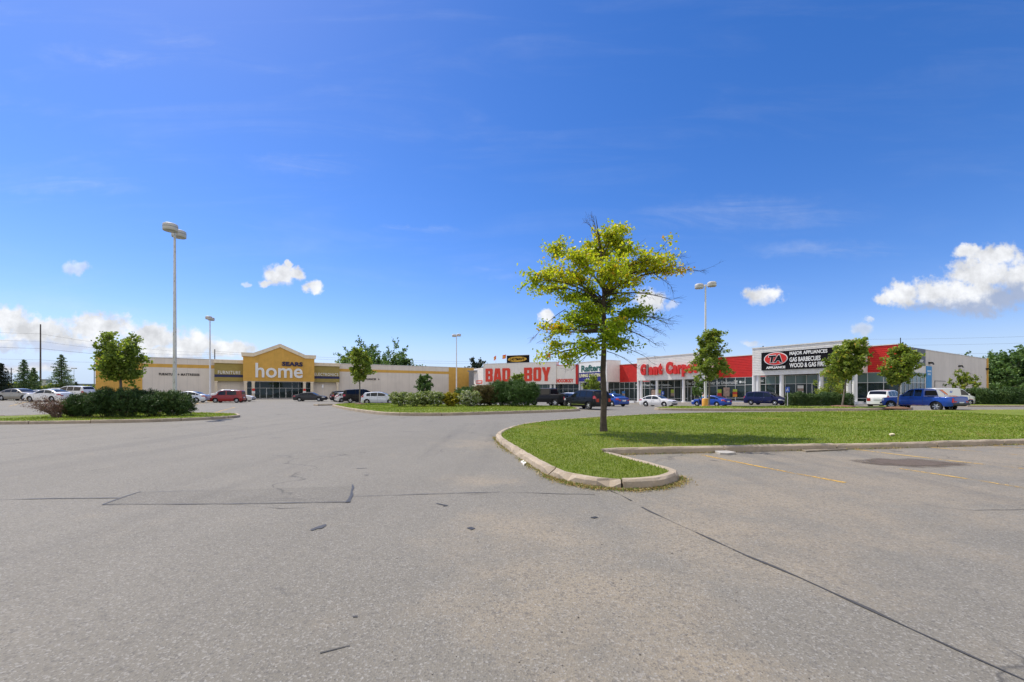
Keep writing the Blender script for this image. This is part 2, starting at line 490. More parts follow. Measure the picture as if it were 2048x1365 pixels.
def lot_sheet():
    xs = np.arange(-170, 141, 2.0); ys = np.arange(-12, 191, 2.0)
    vs = [(x, y, gz(x, y)) for y in ys for x in xs]
    nx = len(xs)
    fs = [(j * nx + i, j * nx + i + 1, (j + 1) * nx + i + 1, (j + 1) * nx + i) for j in range(len(ys) - 1) for i in range(nx - 1)]
    b = MB(); b.add(vs, fs, 0, True)
    return b.build('asphalt', M_ASPH)
tag(lot_sheet(), kind='structure')

def smooth_line(pts, n=8, closed=False):
    out = []
    N = len(pts)
    segs = N if closed else N - 1
    for i in range(segs):
        p0 = pts[(i - 1) % N] if closed or i > 0 else pts[0]
        p1 = pts[i]; p2 = pts[(i + 1) % N]
        p3 = pts[(i + 2) % N] if closed or i + 2 < N else pts[-1]
        for k in range(n):
            t = k / n
            out.append(tuple(0.5 * ((2 * p1[d]) + (-p0[d] + p2[d]) * t + (2 * p0[d] - 5 * p1[d] + 4 * p2[d] - p3[d]) * t * t + (-p0[d] + 3 * p1[d] - 3 * p2[d] + p3[d]) * t ** 3) for d in (0, 1)))
    if not closed: out.append(tuple(pts[-1]))
    return out

def resample(pts, step, closed=False):
    pts = [Vector(p) for p in pts]
    if closed: pts = pts + [pts[0]]
    out = [pts[0].copy()]; acc = 0.0
    for a_, b_ in zip(pts[:-1], pts[1:]):
        L = (b_ - a_).length
        if L < 1e-9: continue
        d = step - acc
        while d <= L:
            out.append(a_ + (b_ - a_) * (d / L)); d += step
        acc = (acc + L) % step if L >= step - acc else acc + L
    if closed and (out[-1] - out[0]).length < step * 0.5: out.pop()
    if not closed and (out[-1] - pts[-1]).length > 1e-4: out.append(pts[-1])
    return out

def ribbon(name, pts, width, mat, lift=0.004, wob=0.0, kind='structure'):
    pts = resample(pts, 0.25)
    vs = []; fs = []
    for i, p in enumerate(pts):
        t = pts[min(i + 1, len(pts) - 1)] - pts[max(i - 1, 0)]
        n = Vector((-t.y, t.x)).normalized()
        w = width * (1 + wob * random.uniform(-1, 1)) / 2
        off = n * (wob * width * random.uniform(-0.5, 0.5))
        for s in (-1, 1):
            q = p + n * (w * s) + off
            vs.append((q.x, q.y, gz(q.x, q.y) + lift))
    for i in range(len(pts) - 1): fs.append((2 * i, 2 * i + 1, 2 * i + 3, 2 * i + 2))
    b = MB(); b.add(vs, fs)
    return tag(b.build(name, mat), kind=kind)

def sheet(name, pts, mat, lift=0.004):
    b = MB(); b.add([(x, y, gz(x, y) + lift) for x, y in pts], [tuple(range(len(pts)))])
    return tag(b.build(name, mat), kind='structure')

def paint_mat(name, col, worn):
    m, nt, b = newmat(name)
    pos = worldpos(nt)
    b.inputs['Base Color'].default_value = (*col, 1); b.inputs['Roughness'].default_value = 0.7
    tr = nd(nt, 'ShaderNodeBsdfTransparent')
    mx = nd(nt, 'ShaderNodeMixShader')
    w = math_(nt, 'ADD', math_(nt, 'MULTIPLY', noise(nt, pos, 14, 6, 0.7), 0.55), math_(nt, 'MULTIPLY', noise(nt, pos, 1.2, 3, 0.6), 0.55))
    nt.links.new(remap(nt, w, worn, worn + 0.10), mx.inputs[0])
    nt.links.new(b.outputs[0], mx.inputs[1]); nt.links.new(tr.outputs[0], mx.inputs[2])
    nt.links.new(mx.outputs[0], nt.nodes['Material Output'].inputs['Surface'])
    return m
# repaired trench and its sealed joints
sheet('asphalt_patch', [P(275, 986), P(450, 981), P(705, 973), P(702, 1004), P(450, 1008), P(207, 1009)], M_PATCH, 0.004)
ribbon('tar_seam', [P(205, 1010), P(240, 997), P(282, 984)], 0.035, M_TAR, 0.008, 0.5)
ribbon('tar_seam', [P(706, 970), P(704, 985), P(697, 1006)], 0.04, M_TAR, 0.008, 0.6)
ribbon('tar_seam', [P(205, 1010), P(450, 1009), P(700, 1005)], 0.022, M_TAR, 0.008, 0.7)
ribbon('tar_seam', [P(-60, 1002), P(100, 998), P(240, 997)], 0.022, M_TAR, 0.008, 0.7)
ribbon('tar_seam', [P(275, 986), P(400, 982), P(470, 975)], 0.015, M_TAR, 0.008, 0.8)
ribbon('tar_seam', [P(706, 994), P(860, 989), P(1000, 985)], 0.016, M_TAR, 0.008, 0.7)
ribbon('tar_seam', [P(1222, 983), P(1240, 990), P(1262, 1002)], 0.02, M_TAR, 0.005, 0.9)
def crack(pts, w=0.012):
    q = resample(pts, 0.12); r = random.Random(int(pts[0][0] * 97))
    out = [q[0]]
    for p in q[1:-1]: out.append(p + Vector((r.gauss(0, .02), r.gauss(0, .02))))
    out.append(q[-1]); ribbon('asphalt_crack', out, w, M_CRK, 0.0045, 0.9)
M_CRK = paint_mat('crack_dark', (0.05, 0.048, 0.045), 0.64)  # dark grey of the cracks themselves, broken up by noise
crack([P(1190, 990), P(1100, 988), P(1010, 985), P(940, 990)]); crack([P(470, 1010), P(540, 1018), P(610, 1016)]); 
crack([P(640, 1308), P(665, 1302), P(700, 1292)], .008); crack([P(0, 905), P(160, 897), P(300, 893)]); crack([P(330, 853), P(400, 848), P(520, 842)]); crack([P(470, 877), P(560, 868), P(640, 866)])
crack([P(1850, 1010), P(1930, 1022), P(2048, 1020)], .012); crack([P(850, 858), P(930, 864), P(985, 872)])
M_SEAM = pm('seam_dark', (0.055, 0.054, 0.053), 0.7, var=0.4, scale=6)
ribbon('asphalt_joint', [P(1282, 1015), P(1450, 1093), P(1640, 1175), P(1850, 1272), P(2060, 1366), P(2300, 1475)], 0.021, paint_mat('seam_filler', (0.06, 0.058, 0.055), 0.62), 0.006, 0.9)
for k, poly in enumerate([[(620, 1061), (630, 1056), (642, 1052), (652, 1049), (653, 1052), (644, 1058), (634, 1059), (624, 1063)],
                          [(933, 1057), (942, 1055), (951, 1058), (943, 1061)],
                          [(1180, 1036), (1190, 1034), (1197, 1036), (1188, 1038)],
                          [(705, 1234), (716, 1233), (715, 1235), (706, 1236)]]):
    sheet('tar_spot', [P(*q) for q in poly], M_TAR, 0.006)
ribbon('tar_squiggle', smooth_line([P(873, 1008), P(890, 1008), P(896, 1012), P(886, 1014)], 5), 0.03, M_TAR, 0.007, 0.3)
ribbon('tar_squiggle', smooth_line([P(713, 938), P(734, 937)], 5), 0.03, M_TAR, 0.007, 0.3)
ribbon('tar_squiggle', smooth_line([P(728, 951), P(733, 949), P(737, 951)], 5), 0.03, M_TAR, 0.007, 0.3)

# worn yellow parking lines
M_YEL = paint_mat('yellow_line_paint', (0.55, 0.33, 0.05), 0.535)
M_YEL2 = paint_mat('faded_line_paint', (0.56, 0.36, 0.08), 0.51)
ribbon('parking_line', [P(1400, 910), P(1540, 938), P(1690, 966)], 0.09, M_YEL, 0.005)
ribbon('parking_line', [P(1690, 897), P(1765, 906), P(1900, 922), P(2048, 938)], 0.09, M_YEL2, 0.005)
ribbon('parking_line', [P(1800, 938), P(1900, 953), P(2100, 985)], 0.09, M_YEL2, 0.005)
ribbon('parking_line', [P(1845, 894), P(1960, 904), P(2100, 916)], 0.09, M_YEL2, 0.005)
ribbon('parking_line', [P(1975, 891), P(2100, 900)], 0.09, M_YEL2, 0.005)
for (a_, b_) in [((368, 816), (405, 804)), ((425, 827), (470, 815)), ((330, 806), (362, 798)), ((395, 809), (432, 803)), ((180, 806), (230, 799)), ((18, 813), (60, 803))]:
    ribbon('parking_line', [P(*a_), P(*b_)], 0.11, M_YEL, 0.005)
# gravelly oil-dark pothole at the right
M_OIL = None
def pothole():
    m, nt, b = newmat('loose_dark_gravel')
    pos = worldpos(nt)
    d = math_(nt, 'ADD', vmath(nt, 'LENGTH', vmath(nt, 'MULTIPLY', vmath(nt, 'SUBTRACT', pos, (8.45, 9.15, 0)), (1 / 1.5, 1 / .75, 0))), math_(nt, 'MULTIPLY', noise(nt, pos, 2.5, 6, 0.7), 1.1))
    c = mixcol(nt, noise(nt, pos, 30, 3), (0.03, 0.022, 0.018), (0.19, 0.145, 0.11))
    nt.links.new(c, b.inputs['Base Color']); b.inputs['Roughness'].default_value = 0.9
    bump(nt, b, noise(nt, pos, 40, 3), 0.8, 0.02)
    tr = nd(nt, 'ShaderNodeBsdfTransparent'); mx = nd(nt, 'ShaderNodeMixShader')
    nt.links.new(remap(nt, d, 0.95, 1.35), mx.inputs[0])
    nt.links.new(b.outputs[0], mx.inputs[1]); nt.links.new(tr.outputs[0], mx.inputs[2])
    nt.links.new(mx.outputs[0], nt.nodes['Material Output'].inputs['Surface'])
    sheet('oil_stain', [(6.2, 7.8), (11.0, 7.8), (11.0, 10.6), (6.2, 10.6)], m, 0.007)
pothole()

# ================================================================== curbed islands
def concrete_mat(name, col=(0.40, 0.325, 0.235)):
    m, nt, b = newmat(name)
    pos = worldpos(nt)
    c = mixcol(nt, remap(nt, noise(nt, pos, 1.6, 6, 0.65), 0.3, 0.72), tuple(x * 0.72 for x in col), tuple(min(1, x * 1.15) for x in col))
    c = mixcol(nt, remap(nt, noise(nt, pos, 9, 6, 0.7), 0.52, 0.72, 0, 0.7), c, (0.54, 0.47, 0.37))
    c = mixcol(nt, remap(nt, noise(nt, pos, 4.5, 6, 0.75), 0.60, 0.72, 0, 0.6), c, (0.15, 0.12, 0.09))
    c = mixcol(nt, remap(nt, noise(nt, pos, 90, 2), 0.35, 0.7, 0, 0.3), c, (0.25, 0.23, 0.2))
    nt.links.new(c, b.inputs['Base Color']); b.inputs['Roughness'].default_value = 0.9
    bump(nt, b, noise(nt, pos, 45, 5, 0.7), 0.5, 0.01)
    return m
M_CURB = concrete_mat('curb_concrete')

def curb_run(name, line, inner_left=True, h=0.15, w=0.19, closed=False, chip=0.012, joint=3.0):
    """cast concrete curb following the outer foot line; inner side to the left of travel"""
    pts = resample(line, 0.2, closed)
    n = len(pts); mb = MB(); prof_all = []
    for i, p in enumerate(pts):
        a_ = pts[(i - 1) % n] if closed or i > 0 else pts[0]
        b_ = pts[(i + 1) % n] if closed or i < n - 1 else pts[-1]
        t = (b_ - a_).normalized(); nn = Vector((-t.y, t.x)) * (1 if inner_left else -1)
        z = gz(p.x, p.y)
        c1, c2, c3 = (random.uniform(-1, 1) * chip for _ in range(3))
        big = chip * 3.5 if (chip > 0.015 and random.random() < 0.12) else 0
        pr = [(0, -0.12), (0.0, 0.02), (0.018 + c1 * .5, h - 0.035 - big), (0.045 + abs(c2) + big, h + c3 * .35 - big * 0.4), (w - 0.03, h + c3 * .3), (w, h - 0.03), (w, -0.12)]
        prof_all.append([(p.x + nn.x * d, p.y + nn.y * d, z + zz) for d, zz in pr])
    seg = max(2, int(joint / 0.2)); m = 7
    rng = range(n if closed else n - 1)
    start = 0
    cnt = len(list(rng))
    i = 0
    while i < cnt:
        L = min(seg + random.randint(-3, 3), cnt - i)
        if cnt - i - L < 4: L = cnt - i
        rows = [prof_all[(i + k) % n] for k in range(L + 1)]
        jz = random.uniform(-1, 1) * 0.012
        rows = [[(x, y, z + jz) for x, y, z in r] for r in rows]
        # pull the ends in to leave an open joint
        if L >= 2:
            def lerp(r1, r2, f): return [tuple(a1 + (a2 - a1) * f for a1, a2 in zip(q1, q2)) for q1, q2 in zip(r1, r2)]
            rows[0] = lerp(rows[0], rows[1], 0.09); rows[-1] = lerp(rows[-1], rows[-2], 0.09)
        vs = [q for r in rows for q in r]
        fs = [(k * m + j, k * m + j + 1, (k + 1) * m + j + 1, (k + 1) * m + j) for k in range(L) for j in range(m - 1)]
        fs += [tuple(range(m)), tuple(L * m + j for j in range(m - 1, -1, -1))]
        mb.add(vs, fs)
        i += L
    return tag(mb.build(name, M_CURB), kind='structure')

def pip(x, y, poly):
    """vectorised point-in-polygon"""
    inside = np.zeros(x.shape, bool)
    n = len(poly); j = n - 1
    for i in range(n):
        xi, yi = poly[i]; xj, yj = poly[j]
        c = ((yi > y) != (yj > y)) & (x < (xj - xi) * (y - yi) / (yj - yi + 1e-12) + xi)
        inside ^= c; j = i
    return inside

def pdist(x, y, poly):
    d = np.full(x.shape, 1e9); n = len(poly)
    for i in range(n):
        ax, ay = poly[i]; bx, by = poly[(i + 1) % n]
        ex, ey = bx - ax, by - ay; L = ex * ex + ey * ey + 1e-12
        t = np.clip(((x - ax) * ex + (y - ay) * ey) / L, 0, 1)
        d = np.minimum(d, np.hypot(x - ax - t * ex, y - ay - t * ey))
    return d

def inset(line, w, inner_left=True):
    pts = [Vector(p) for p in line]; n = len(pts); out = []
    for i, p in enumerate(pts):
        t = (pts[(i + 1) % n] - pts[(i - 1) % n])
        if t.length < 1e-9: continue
        t.normalize()
        nn = Vector((-t.y, t.x)) * (1 if inner_left else -1)
        out.append((p.x + nn.x * w, p.y + nn.y * w))
    return out

def lawn_mat():
    m, nt, b = newmat('lawn')
    pos = worldpos(nt)
    c = mixcol(nt, remap(nt, noise(nt, pos, 0.55, 6, 0.65), 0.32, 0.68), (0.15, 0.215, 0.020), (0.25, 0.295, 0.038))
    mp = nd(nt, 'ShaderNodeMapping'); mp.inputs['Scale'].default_value = (0.06, 0.5, 1)
    nt.links.new(pos, mp.inputs[0])
    c = mixcol(nt, remap(nt, noise(nt, mp.outputs[0], 2.2, 4, 0.6), 0.42, 0.62, 0, 0.6), c, (0.26, 0.27, 0.05))
    c = mixcol(nt, remap(nt, noise(nt, pos, 0.9, 5, 0.7), 0.56, 0.70, 0, 0.65), c, (0.31, 0.25, 0.09))
    c = mixcol(nt, remap(nt, noise(nt, pos, 40, 4, 0.75), 0.35, 0.7, 0, 0.75), c, (0.075, 0.13, 0.013))
    nt.links.new(c, b.inputs['Base Color']); b.inputs['Roughness'].default_value = 0.85; b.inputs['Specular IOR Level'].default_value = 0.2
    bump(nt, b, noise(nt, pos, 60, 4, 0.7), 1.0, 0.04)
    return m
M_LAWN = lawn_mat()
LAWNS = []
def lawn(poly, dome=0.0, base=0.125, name='lawn', grid=0.7):
    poly = [tuple(p) for p in poly]
    xs = [p[0] for p in poly]; ys = [p[1] for p in poly]
    gx, gy = np.meshgrid(np.arange(min(xs), max(xs), grid), np.arange(min(ys), max(ys), grid))
    gx = gx.ravel() + RNG.uniform(-.1, .1, gx.size) * grid; gy = gy.ravel() + RNG.uniform(-.1, .1, gy.size) * grid
    ok = pip(gx, gy, poly) & (pdist(gx, gy, poly) > grid * 0.4)
    pts = [Vector(p) for p in poly] + [Vector((x, y)) for x, y in zip(gx[ok], gy[ok])]
    n = len(poly)
    r = delaunay_2d_cdt(pts, [(i, (i + 1) % n) for i in range(n)], [], 1, 1e-4)
    X = np.array([p.x for p in r[0]]); Y = np.array([p.y for p in r[0]])
    def zf(x, y):
        d = pdist(x, y, poly)
        g_ = -0.60 * np.exp(-((x - 22) / 12) ** 2 - ((y - 72) / 24) ** 2) + 0.50 * np.exp(-((x + 62) / 18) ** 2 - ((y - 56) / 20) ** 2)
        return g_ + base + dome * (1 - np.exp(-d / 1.4)) + 0.02 * np.sin(x * 1.3) * np.cos(y * 1.1) * np.minimum(d, 1)
    Z = zf(X, Y)
    b = MB(); b.add(list(zip(X, Y, Z)), [tuple(f) for f in r[2]], 0, True)
    tag(b.build(name, M_LAWN), kind='structure')
    LAWNS.append((poly, zf))
    return zf

# --- right-hand island with the oak (foot of the curb, clockwise from the far right)
far = [(44.0, 35.0), (30.0, 33.4), (22.0, 31.6), (16.5, 30.0), P(1400, 829.5), P(1300, 833), P(1200, 838.5), P(1100, 846.5)]
near = [P(1040, 855), P(1010, 864.5), P(992, 876), P(1000, 890), P(1042, 920), P(1095, 953), P(1145, 969), P(1200, 978), P(1270, 981), P(1325, 976.5), P(1356, 966)]
east = [(2.92, 7.55), (2.86, 7.95), (2.70, 8.5), (2.47, 9.2), (2.24, 9.9)]
lotside = [(2.22, 10.08), (2.65, 10.30), (5.5, 10.75), (10.0, 11.45), (14.8, 12.35), (22, 13.7), (32, 15.6), (46, 18.3)]
la = smooth_line(far + near, 8)
lb = smooth_line([near[-1]] + east, 6)
lc = smooth_line(lotside, 6)
curb_run('curb', la, True, h=0.15, chip=0.024, joint=1.9)
curb_run('curb', lb, True, h=0.13, chip=0.012)
curb_run('curb', lc, True, h=0.15, chip=0.014)
outline_a = la + lb[1:] + lc
ins_a = inset(la, 0.17)[1:-1] + [(p[0] - 0.17, p[1]) for p in lb[1:]] + [(p[0] - 0.05, p[1] + 0.17) for p in lc]
ZA = lawn(ins_a, dome=0.03, base=0.125)

# --- left island with the pine shrubs
lB = smooth_line([(-46.0, 19.2), (-34, 19.5), P(0, 849.5), P(100, 848.5), P(200, 847), P(300, 845), P(400, 841), P(468, 837)], 6)
tipB = smooth_line([P(468, 837), P(481, 834.5), P(474, 831)], 5)
backB = smooth_line([P(474, 831), P(420, 829.5), P(330, 828), P(230, 829), P(120, 832), P(10, 836.5), (-33, 24.0), (-46, 23.2)], 6)
lineB = lB + tipB[1:] + backB[1:]
curb_run('curb', lineB, True, h=0.16, w=0.18, chip=0.014)
ZB = lawn(inset(lineB, 0.16)[1:-1], dome=0.05)

# --- centre island with the flowering shrubs
frC = smooth_line([P(664, 813.5), P(675, 816.5), P(707, 822.8), P(769, 830.5), P(862, 832.4), P(965, 829.8), P(1067, 826.6), P(1153, 823), P(1156, 819.5)], 6)
bkC = smooth_line([P(1156, 819.5), P(1130, 817), P(1060, 815.5), P(960, 814), P(850, 812.5), P(760, 811.3), P(700, 810.5), P(672, 811.3)], 6)
lineC = frC + bkC[1:]
curb_run('curb', lineC, True, h=0.20, w=0.2, closed=True, chip=0.014)
ZC = lawn(inset(lineC, 0.18), dome=0.12, base=0.17)

# --- narrow island along the shop road
frD = smooth_line([P(1313, 819), P(1317, 820.8), P(1423, 822.5), P(1540, 822.6), P(1660, 822), P(1760, 821.2), P(1815, 820.2), P(1826, 818.5)], 6)
bkD = smooth_line([P(1826, 818.5), P(1800, 816), (30.5, 41.0), (25, 42.6), (20, 42.8), (15.5, 41.5), P(1330, 817)], 6)
lineD = frD + bkD[1:]
curb_run('curb', lineD, True, h=0.20, w=0.2, closed=True, chip=0.014)
ZD = lawn(inset(lineD, 0.18), dome=0.16, base=0.16)

# --- thin islands further back
def strip_island(pts, w=1.6):
    a_ = [Vector(p) for p in pts]
    t = (a_[-1] - a_[0]).normalized(); nn = Vector((-t.y, t.x)) * w
    ring = pts + [(p.x + nn.x, p.y + nn.y) for p in reversed(a_)]
    curb_run('curb', ring, True, h=0.16, w=0.18, closed=True)
    lawn(inset(resample(ring, 0.6, True), 0.16), dome=0.06)
strip_island([P(636, 812.3), P(700, 810.0), P(790, 808.5)], 1.2)
strip_island([AT(1936, 44.5), AT(2110, 44.5)], 5.0)

# grass blades (dense near the lens, coarser with distance)
def blades(lawns):
    V = []; T = []
    for poly, zf in lawns:
        xs = [p[0] for p in poly]; ys = [p[1] for p in poly]
        x0, x1, y0, y1 = max(min(xs), -26), min(max(xs), 30), min(ys), max(ys)
        area = (x1 - x0) * (y1 - y0)
        N = int(min(area * 900, 900000))
        x = RNG.uniform(x0, x1, N); y = RNG.uniform(y0, y1, N)
        d = np.hypot(x, y)
        keep = (RNG.uniform(size=N) < np.clip(1.0 * (8.0 / np.maximum(d, 6)) ** 1.5, 0.03, 1)) & (np.abs(x) < y * 1.28 + 1)
        x, y, d = x[keep], y[keep], d[keep]
        k = pip(x, y, poly); x, y, d = x[k], y[k], d[k]
        z = zf(x, y)
        n = len(x)
        h = RNG.uniform(0.012, 0.034, n) * (1 + 0.012 * d); w = 0.006 * np.maximum(d / 7, 1) * RNG.uniform(0.7, 1.4, n)
        an = RNG.uniform(0, 2 * np.pi, n); le = RNG.normal(size=(n, 2)) * 0.5 * h[:, None]
        dx, dy = np.cos(an) * w, np.sin(an) * w
        q = np.zeros((n, 4, 3))
        q[:, 0] = np.stack([x - dx, y - dy, z - 0.01], 1); q[:, 1] = np.stack([x + dx, y + dy, z - 0.01], 1)
        q[:, 2] = np.stack([x + dx * .3 + le[:, 0], y + dy * .3 + le[:, 1], z + h], 1); q[:, 3] = np.stack([x - dx * .3 + le[:, 0], y - dy * .3 + le[:, 1], z + h], 1)
        V.append(q); dry = np.clip(np.sin(x * .7 + 1.3 * np.sin(y * .5)) * np.cos(y * 1.1 + np.sin(x * .6)) * 1.6 - .55, 0, 1) + np.clip(np.sin(y * 2.6 - x * .35) - .55, 0, 1) * .35
        T.append(np.clip(RNG.normal(0.48, 0.22, n) + 0.15 * np.sin(x * .9 + y * .4) + .42 * dry, 0, 1))
    gm_ = leafmat('grass_blade', [(0, (0.13, 0.20, 0.016)), (0.5, (0.22, 0.30, 0.028)), (0.85, (0.26, 0.36, 0.045)), (1.0, (0.42, 0.37, 0.12))], 0.35, 0.5)
    tag(quad_mesh('grass', np.concatenate(V), np.concatenate(T), gm_), 'short mown green grass growing on the curbed islands', 'grass', kind='stuff')
blades(LAWNS[:4])

# dry grass and weeds caught along the foot of the curb
def weeds():
    V = []; T = []
    def run(line, n, spread, out):
        pts = resample(line, 0.1)
        idx = RNG.integers(0, len(pts) - 1, n)
        clump = 0.5 + 0.5 * np.sin(idx * 0.19) * np.cos(idx * 0.073)
        sel = RNG.uniform(size=n) < clump; idx = idx[sel]
        p = np.array([pts[i][:] for i in idx]); t = np.array([(pts[i + 1] - pts[i])[:] for i in idx]); t = unit(t)
        nn = np.stack([t[:, 1], -t[:, 0]], 1) * out
        off = np.abs(RNG.normal(size=len(idx))) * spread
        q = p + nn * off[:, None] + t * RNG.normal(size=(len(idx), 1)) * 0.1
        m = len(idx)
        c = np.stack([q[:, 0], q[:, 1], np.full(m, 0.015) + RNG.uniform(0, 0.02, m)], 1)
        V.append(leaf_quads(c, RNG.uniform(0.03, 0.09, m), 0.16, 0.3)); T.append(np.clip(RNG.beta(1.2, 1.6, m) + (0.25 - off), 0, 1))
    run(near[2:] , 3200, 0.06, 1.0); run(near[5:], 3200, 0.085, 1.0)
    run(lotside, 5000, 0.10, 1.0)
    run([P(1356, 966), P(1352, 955)], 400, 0.1, 1.0)
    m_ = leafmat('weed_blade', [(0, (0.50, 0.36, 0.17)), (0.6, (0.38, 0.28, 0.11)), (0.8, (0.20, 0.25, 0.05)), (1, (0.12, 0.22, 0.03))], 0.25)
    tag(quad_mesh('weeds', np.concatenate(V), np.concatenate(T), m_), 'dry straw and green weeds along the foot of the curb', 'weeds', kind='stuff')
weeds()

# fallen bits on the lot
def rock(mb, x, y, s, flat=0.5, seed=0):
    r = random.Random(seed)
    bm = bmesh.new(); bmesh.ops.create_icosphere(bm, subdivisions=2, radius=s)
    for v in bm.verts:
        v.co *= 1 + 0.25 * (r.random() - .5); v.co.z *= flat
    o = {v: i for i, v in enumerate(bm.verts)}
    mb.add([(v.co.x + x, v.co.y + y, v.co.z + s * flat * .7 + gz(x, y)) for v in bm.verts], [tuple(o[v] for v in f.verts) for f in bm.faces]); bm.free()
def slab(mb, pts, z0, th):
    n = len(pts)
    mb.add([(x, y, z0) for x, y in pts] + [(x, y, z0 + th) for x, y in pts], [tuple(range(n - 1, -1, -1)), tuple(range(n, 2 * n))] + [(k, (k + 1) % n, n + (k + 1) % n, n + k) for k in range(n)])
M_PALE = concrete_mat('broken_concrete', (0.5, 0.48, 0.44))
M_WOOD = pm('weathered_wood', (0.20, 0.17, 0.13), 0.9, var=0.3, scale=5)
mb = MB(); slab(mb, [P(1427, 905), P(1440, 903.5), P(1462, 906.5), P(1472, 909), P(1455, 911), P(1440, 910)], 0.0, 0.05)
tag(mb.build('concrete_chunk', M_PALE), 'broken pale slab of concrete lying by the lot curb', 'concrete chunk')
mb = MB(); slab(mb, [P(1598, 900.5), P(1690, 898), P(1693, 901), P(1612, 905)], 0.0, 0.035)
tag(mb.build('wooden_board', M_WOOD), 'flat weathered grey board lying along the lot curb', 'board')
mb = MB(); slab(mb, [P(1041, 926), P(1047, 923), P(1053, 928), P(1048, 932)], 0.0, 0.03)
tag(mb.build('paper_scrap', pm('paper', (0.75, 0.75, 0.75), 0.8)), 'crumpled white paper scrap beside the island curb', 'litter')
mb = MB(); slab(mb, [P(1778, 871.5, .14), P(1785, 870.5, .14), P(1790, 872, .14), P(1781, 873, .14)], 0.16, 0.04)
tag(mb.build('paper_scrap', pm('cream_paper', (0.7, 0.62, 0.4), 0.8)), 'cream scrap of paper lying out on the wide lawn', 'litter')
mb = MB(); rr = random.Random(3)
for k in range(300):
    if k < 200: x, y = rr.uniform(-0.6, 13), rr.uniform(4.5, 10.2)
    else: x, y = rr.gauss(0.6, 0.8), rr.uniform(2.2, 5.0)
    if pip(np.array([x]), np.array([y]), ins_a)[0] or (x < 2.6 and 6.4 < y < 10): continue
    rock(mb, x, y, rr.choice([0.003, 0.003, 0.004, 0.004, 0.005, 0.007]), 0.6, k)
tag(mb.build('gravel', pm('gravel_stone', (0.15, 0.135, 0.12), 0.9, var=0.5, scale=3)), 'loose gravel scattered over the worn asphalt', 'gravel', kind='stuff')
# ================================================================== buildings
class Frame:
    """facade frame: local x runs along the front (left to right), -y is outwards"""
    def __init__(s, X0, Y0, rz):
        s.X, s.Y, s.rz = X0, Y0, rz
        s.c, s.s_ = math.cos(rz), math.sin(rz)
    def at(s, x, y=0.0):
        return (s.X + x * s.c - y * s.s_, s.Y + x * s.s_ + y * s.c)
    def S(s, u, y=0.0):
        """distance along the front (on plane y) seen in direction u"""
        k = (u - CX) / F
        X, Y = s.at(0, y)
        return (k * Y - X) / (s.c - k * s.s_)
    def Z(s, u, v, y=0.0):
        return ZV(v, s.at(s.S(u, y), y)[1])
    def mk(s, name, label, cat, group=None):
        return thing(name, label, cat, (s.X, s.Y, 0), s.rz, group)

def precast_mat(name, col, joint=1.9, jcol=0.82):
    m, nt, b = newmat(name)
    vec = texco(nt)
    sp = nd(nt, 'ShaderNodeSeparateXYZ'); nt.links.new(vec, sp.inputs[0])
    fr = math_(nt, 'ABSOLUTE', math_(nt, 'SUBTRACT', math_(nt, 'FRACT', math_(nt, 'DIVIDE', math_(nt, 'ADD', sp.outputs[0], sp.outputs[1]), joint)), 0.5))
    j = remap(nt, fr, 0.485, 0.495, 0, 1)
    c = mixcol(nt, remap(nt, noise(nt, vec, 0.35, 5), 0.3, 0.7), tuple(x * .92 for x in col), tuple(min(1, x * 1.05) for x in col))
    mp = nd(nt, 'ShaderNodeMapping'); mp.inputs['Scale'].default_value = (1.6, 1.6, 0.09)
    nt.links.new(vec, mp.inputs[0])
    c = mixcol(nt, remap(nt, noise(nt, mp.outputs[0], 1.1, 6, 0.65), 0.5, 0.8, 0, 0.35), c, tuple(x * .62 for x in col))
    c = mixcol(nt, math_(nt, 'MULTIPLY', j, 0.6), c, tuple(x * jcol * .75 for x in col))
    nt.links.new(c, b.inputs['Base Color']); b.inputs['Roughness'].default_value = 0.85
    bump(nt, b, noise(nt, vec, 25, 4), 0.15, 0.01)
    return m

M_GREYW = precast_mat('grey_precast', (0.76, 0.69, 0.60))
M_GREYW2 = precast_mat('side_precast', (0.72, 0.67, 0.61), 3.2)
M_OCH = pm('ochre_stucco', (0.68, 0.395, 0.085), 0.9, var=0.08, scale=1.0, bmp=0.2, dirt=0.15)
M_CREAM = pm('cream_trim', (0.80, 0.68, 0.50), 0.8, var=0.08, dirt=0.2)
M_OLIVE = pm('olive_stucco', (0.36, 0.28, 0.085), 0.9, var=0.08, bmp=0.2)
M_NAVY = pm('navy_band', (0.028, 0.032, 0.10), 0.7)
M_WHITE = pm('white_letter', (0.82, 0.82, 0.80), 0.5, var=0.04)
M_BLACKL = pm('black_letter', (0.02, 0.018, 0.022), 0.5)
M_NAVYL = pm('navy_letter', (0.02, 0.015, 0.06), 0.5)
M_REDL = pm('red_letter', (0.62, 0.020, 0.012), 0.45, var=0.06)
M_ORED = pm('orange_red_letter', (0.72, 0.045, 0.015), 0.5, var=0.06)
M_WPAN = pm('white_panel', (0.82, 0.78, 0.72), 0.55, var=0.05, dirt=0.12)
M_WRIB = pm('white_ribbed_metal', (0.78, 0.76, 0.72), 0.45, var=0.05, dirt=0.15)
M_RRIB = pm('red_ribbed_metal', (0.56, 0.016, 0.012), 0.45, var=0.08, dirt=0.1, dcol=(0.2, 0.01, 0.01))
M_WFRM = pm('white_frame_metal', (0.70, 0.71, 0.71), 0.4, var=0.05)
M_ALU = pm('aluminium_frame', (0.62, 0.63, 0.62), 0.4, metal=0.2, var=0.08)
M_GLASS = glassmat('shop_glass', (0.035, 0.055, 0.055), 0.30)
M_GLASS2 = glassmat('upper_glass', (0.16, 0.24, 0.23), 0.25)
M_DARKIN = pm('shop_interior', (0.06, 0.06, 0.058), 0.9, var=0.5, scale=0.5)
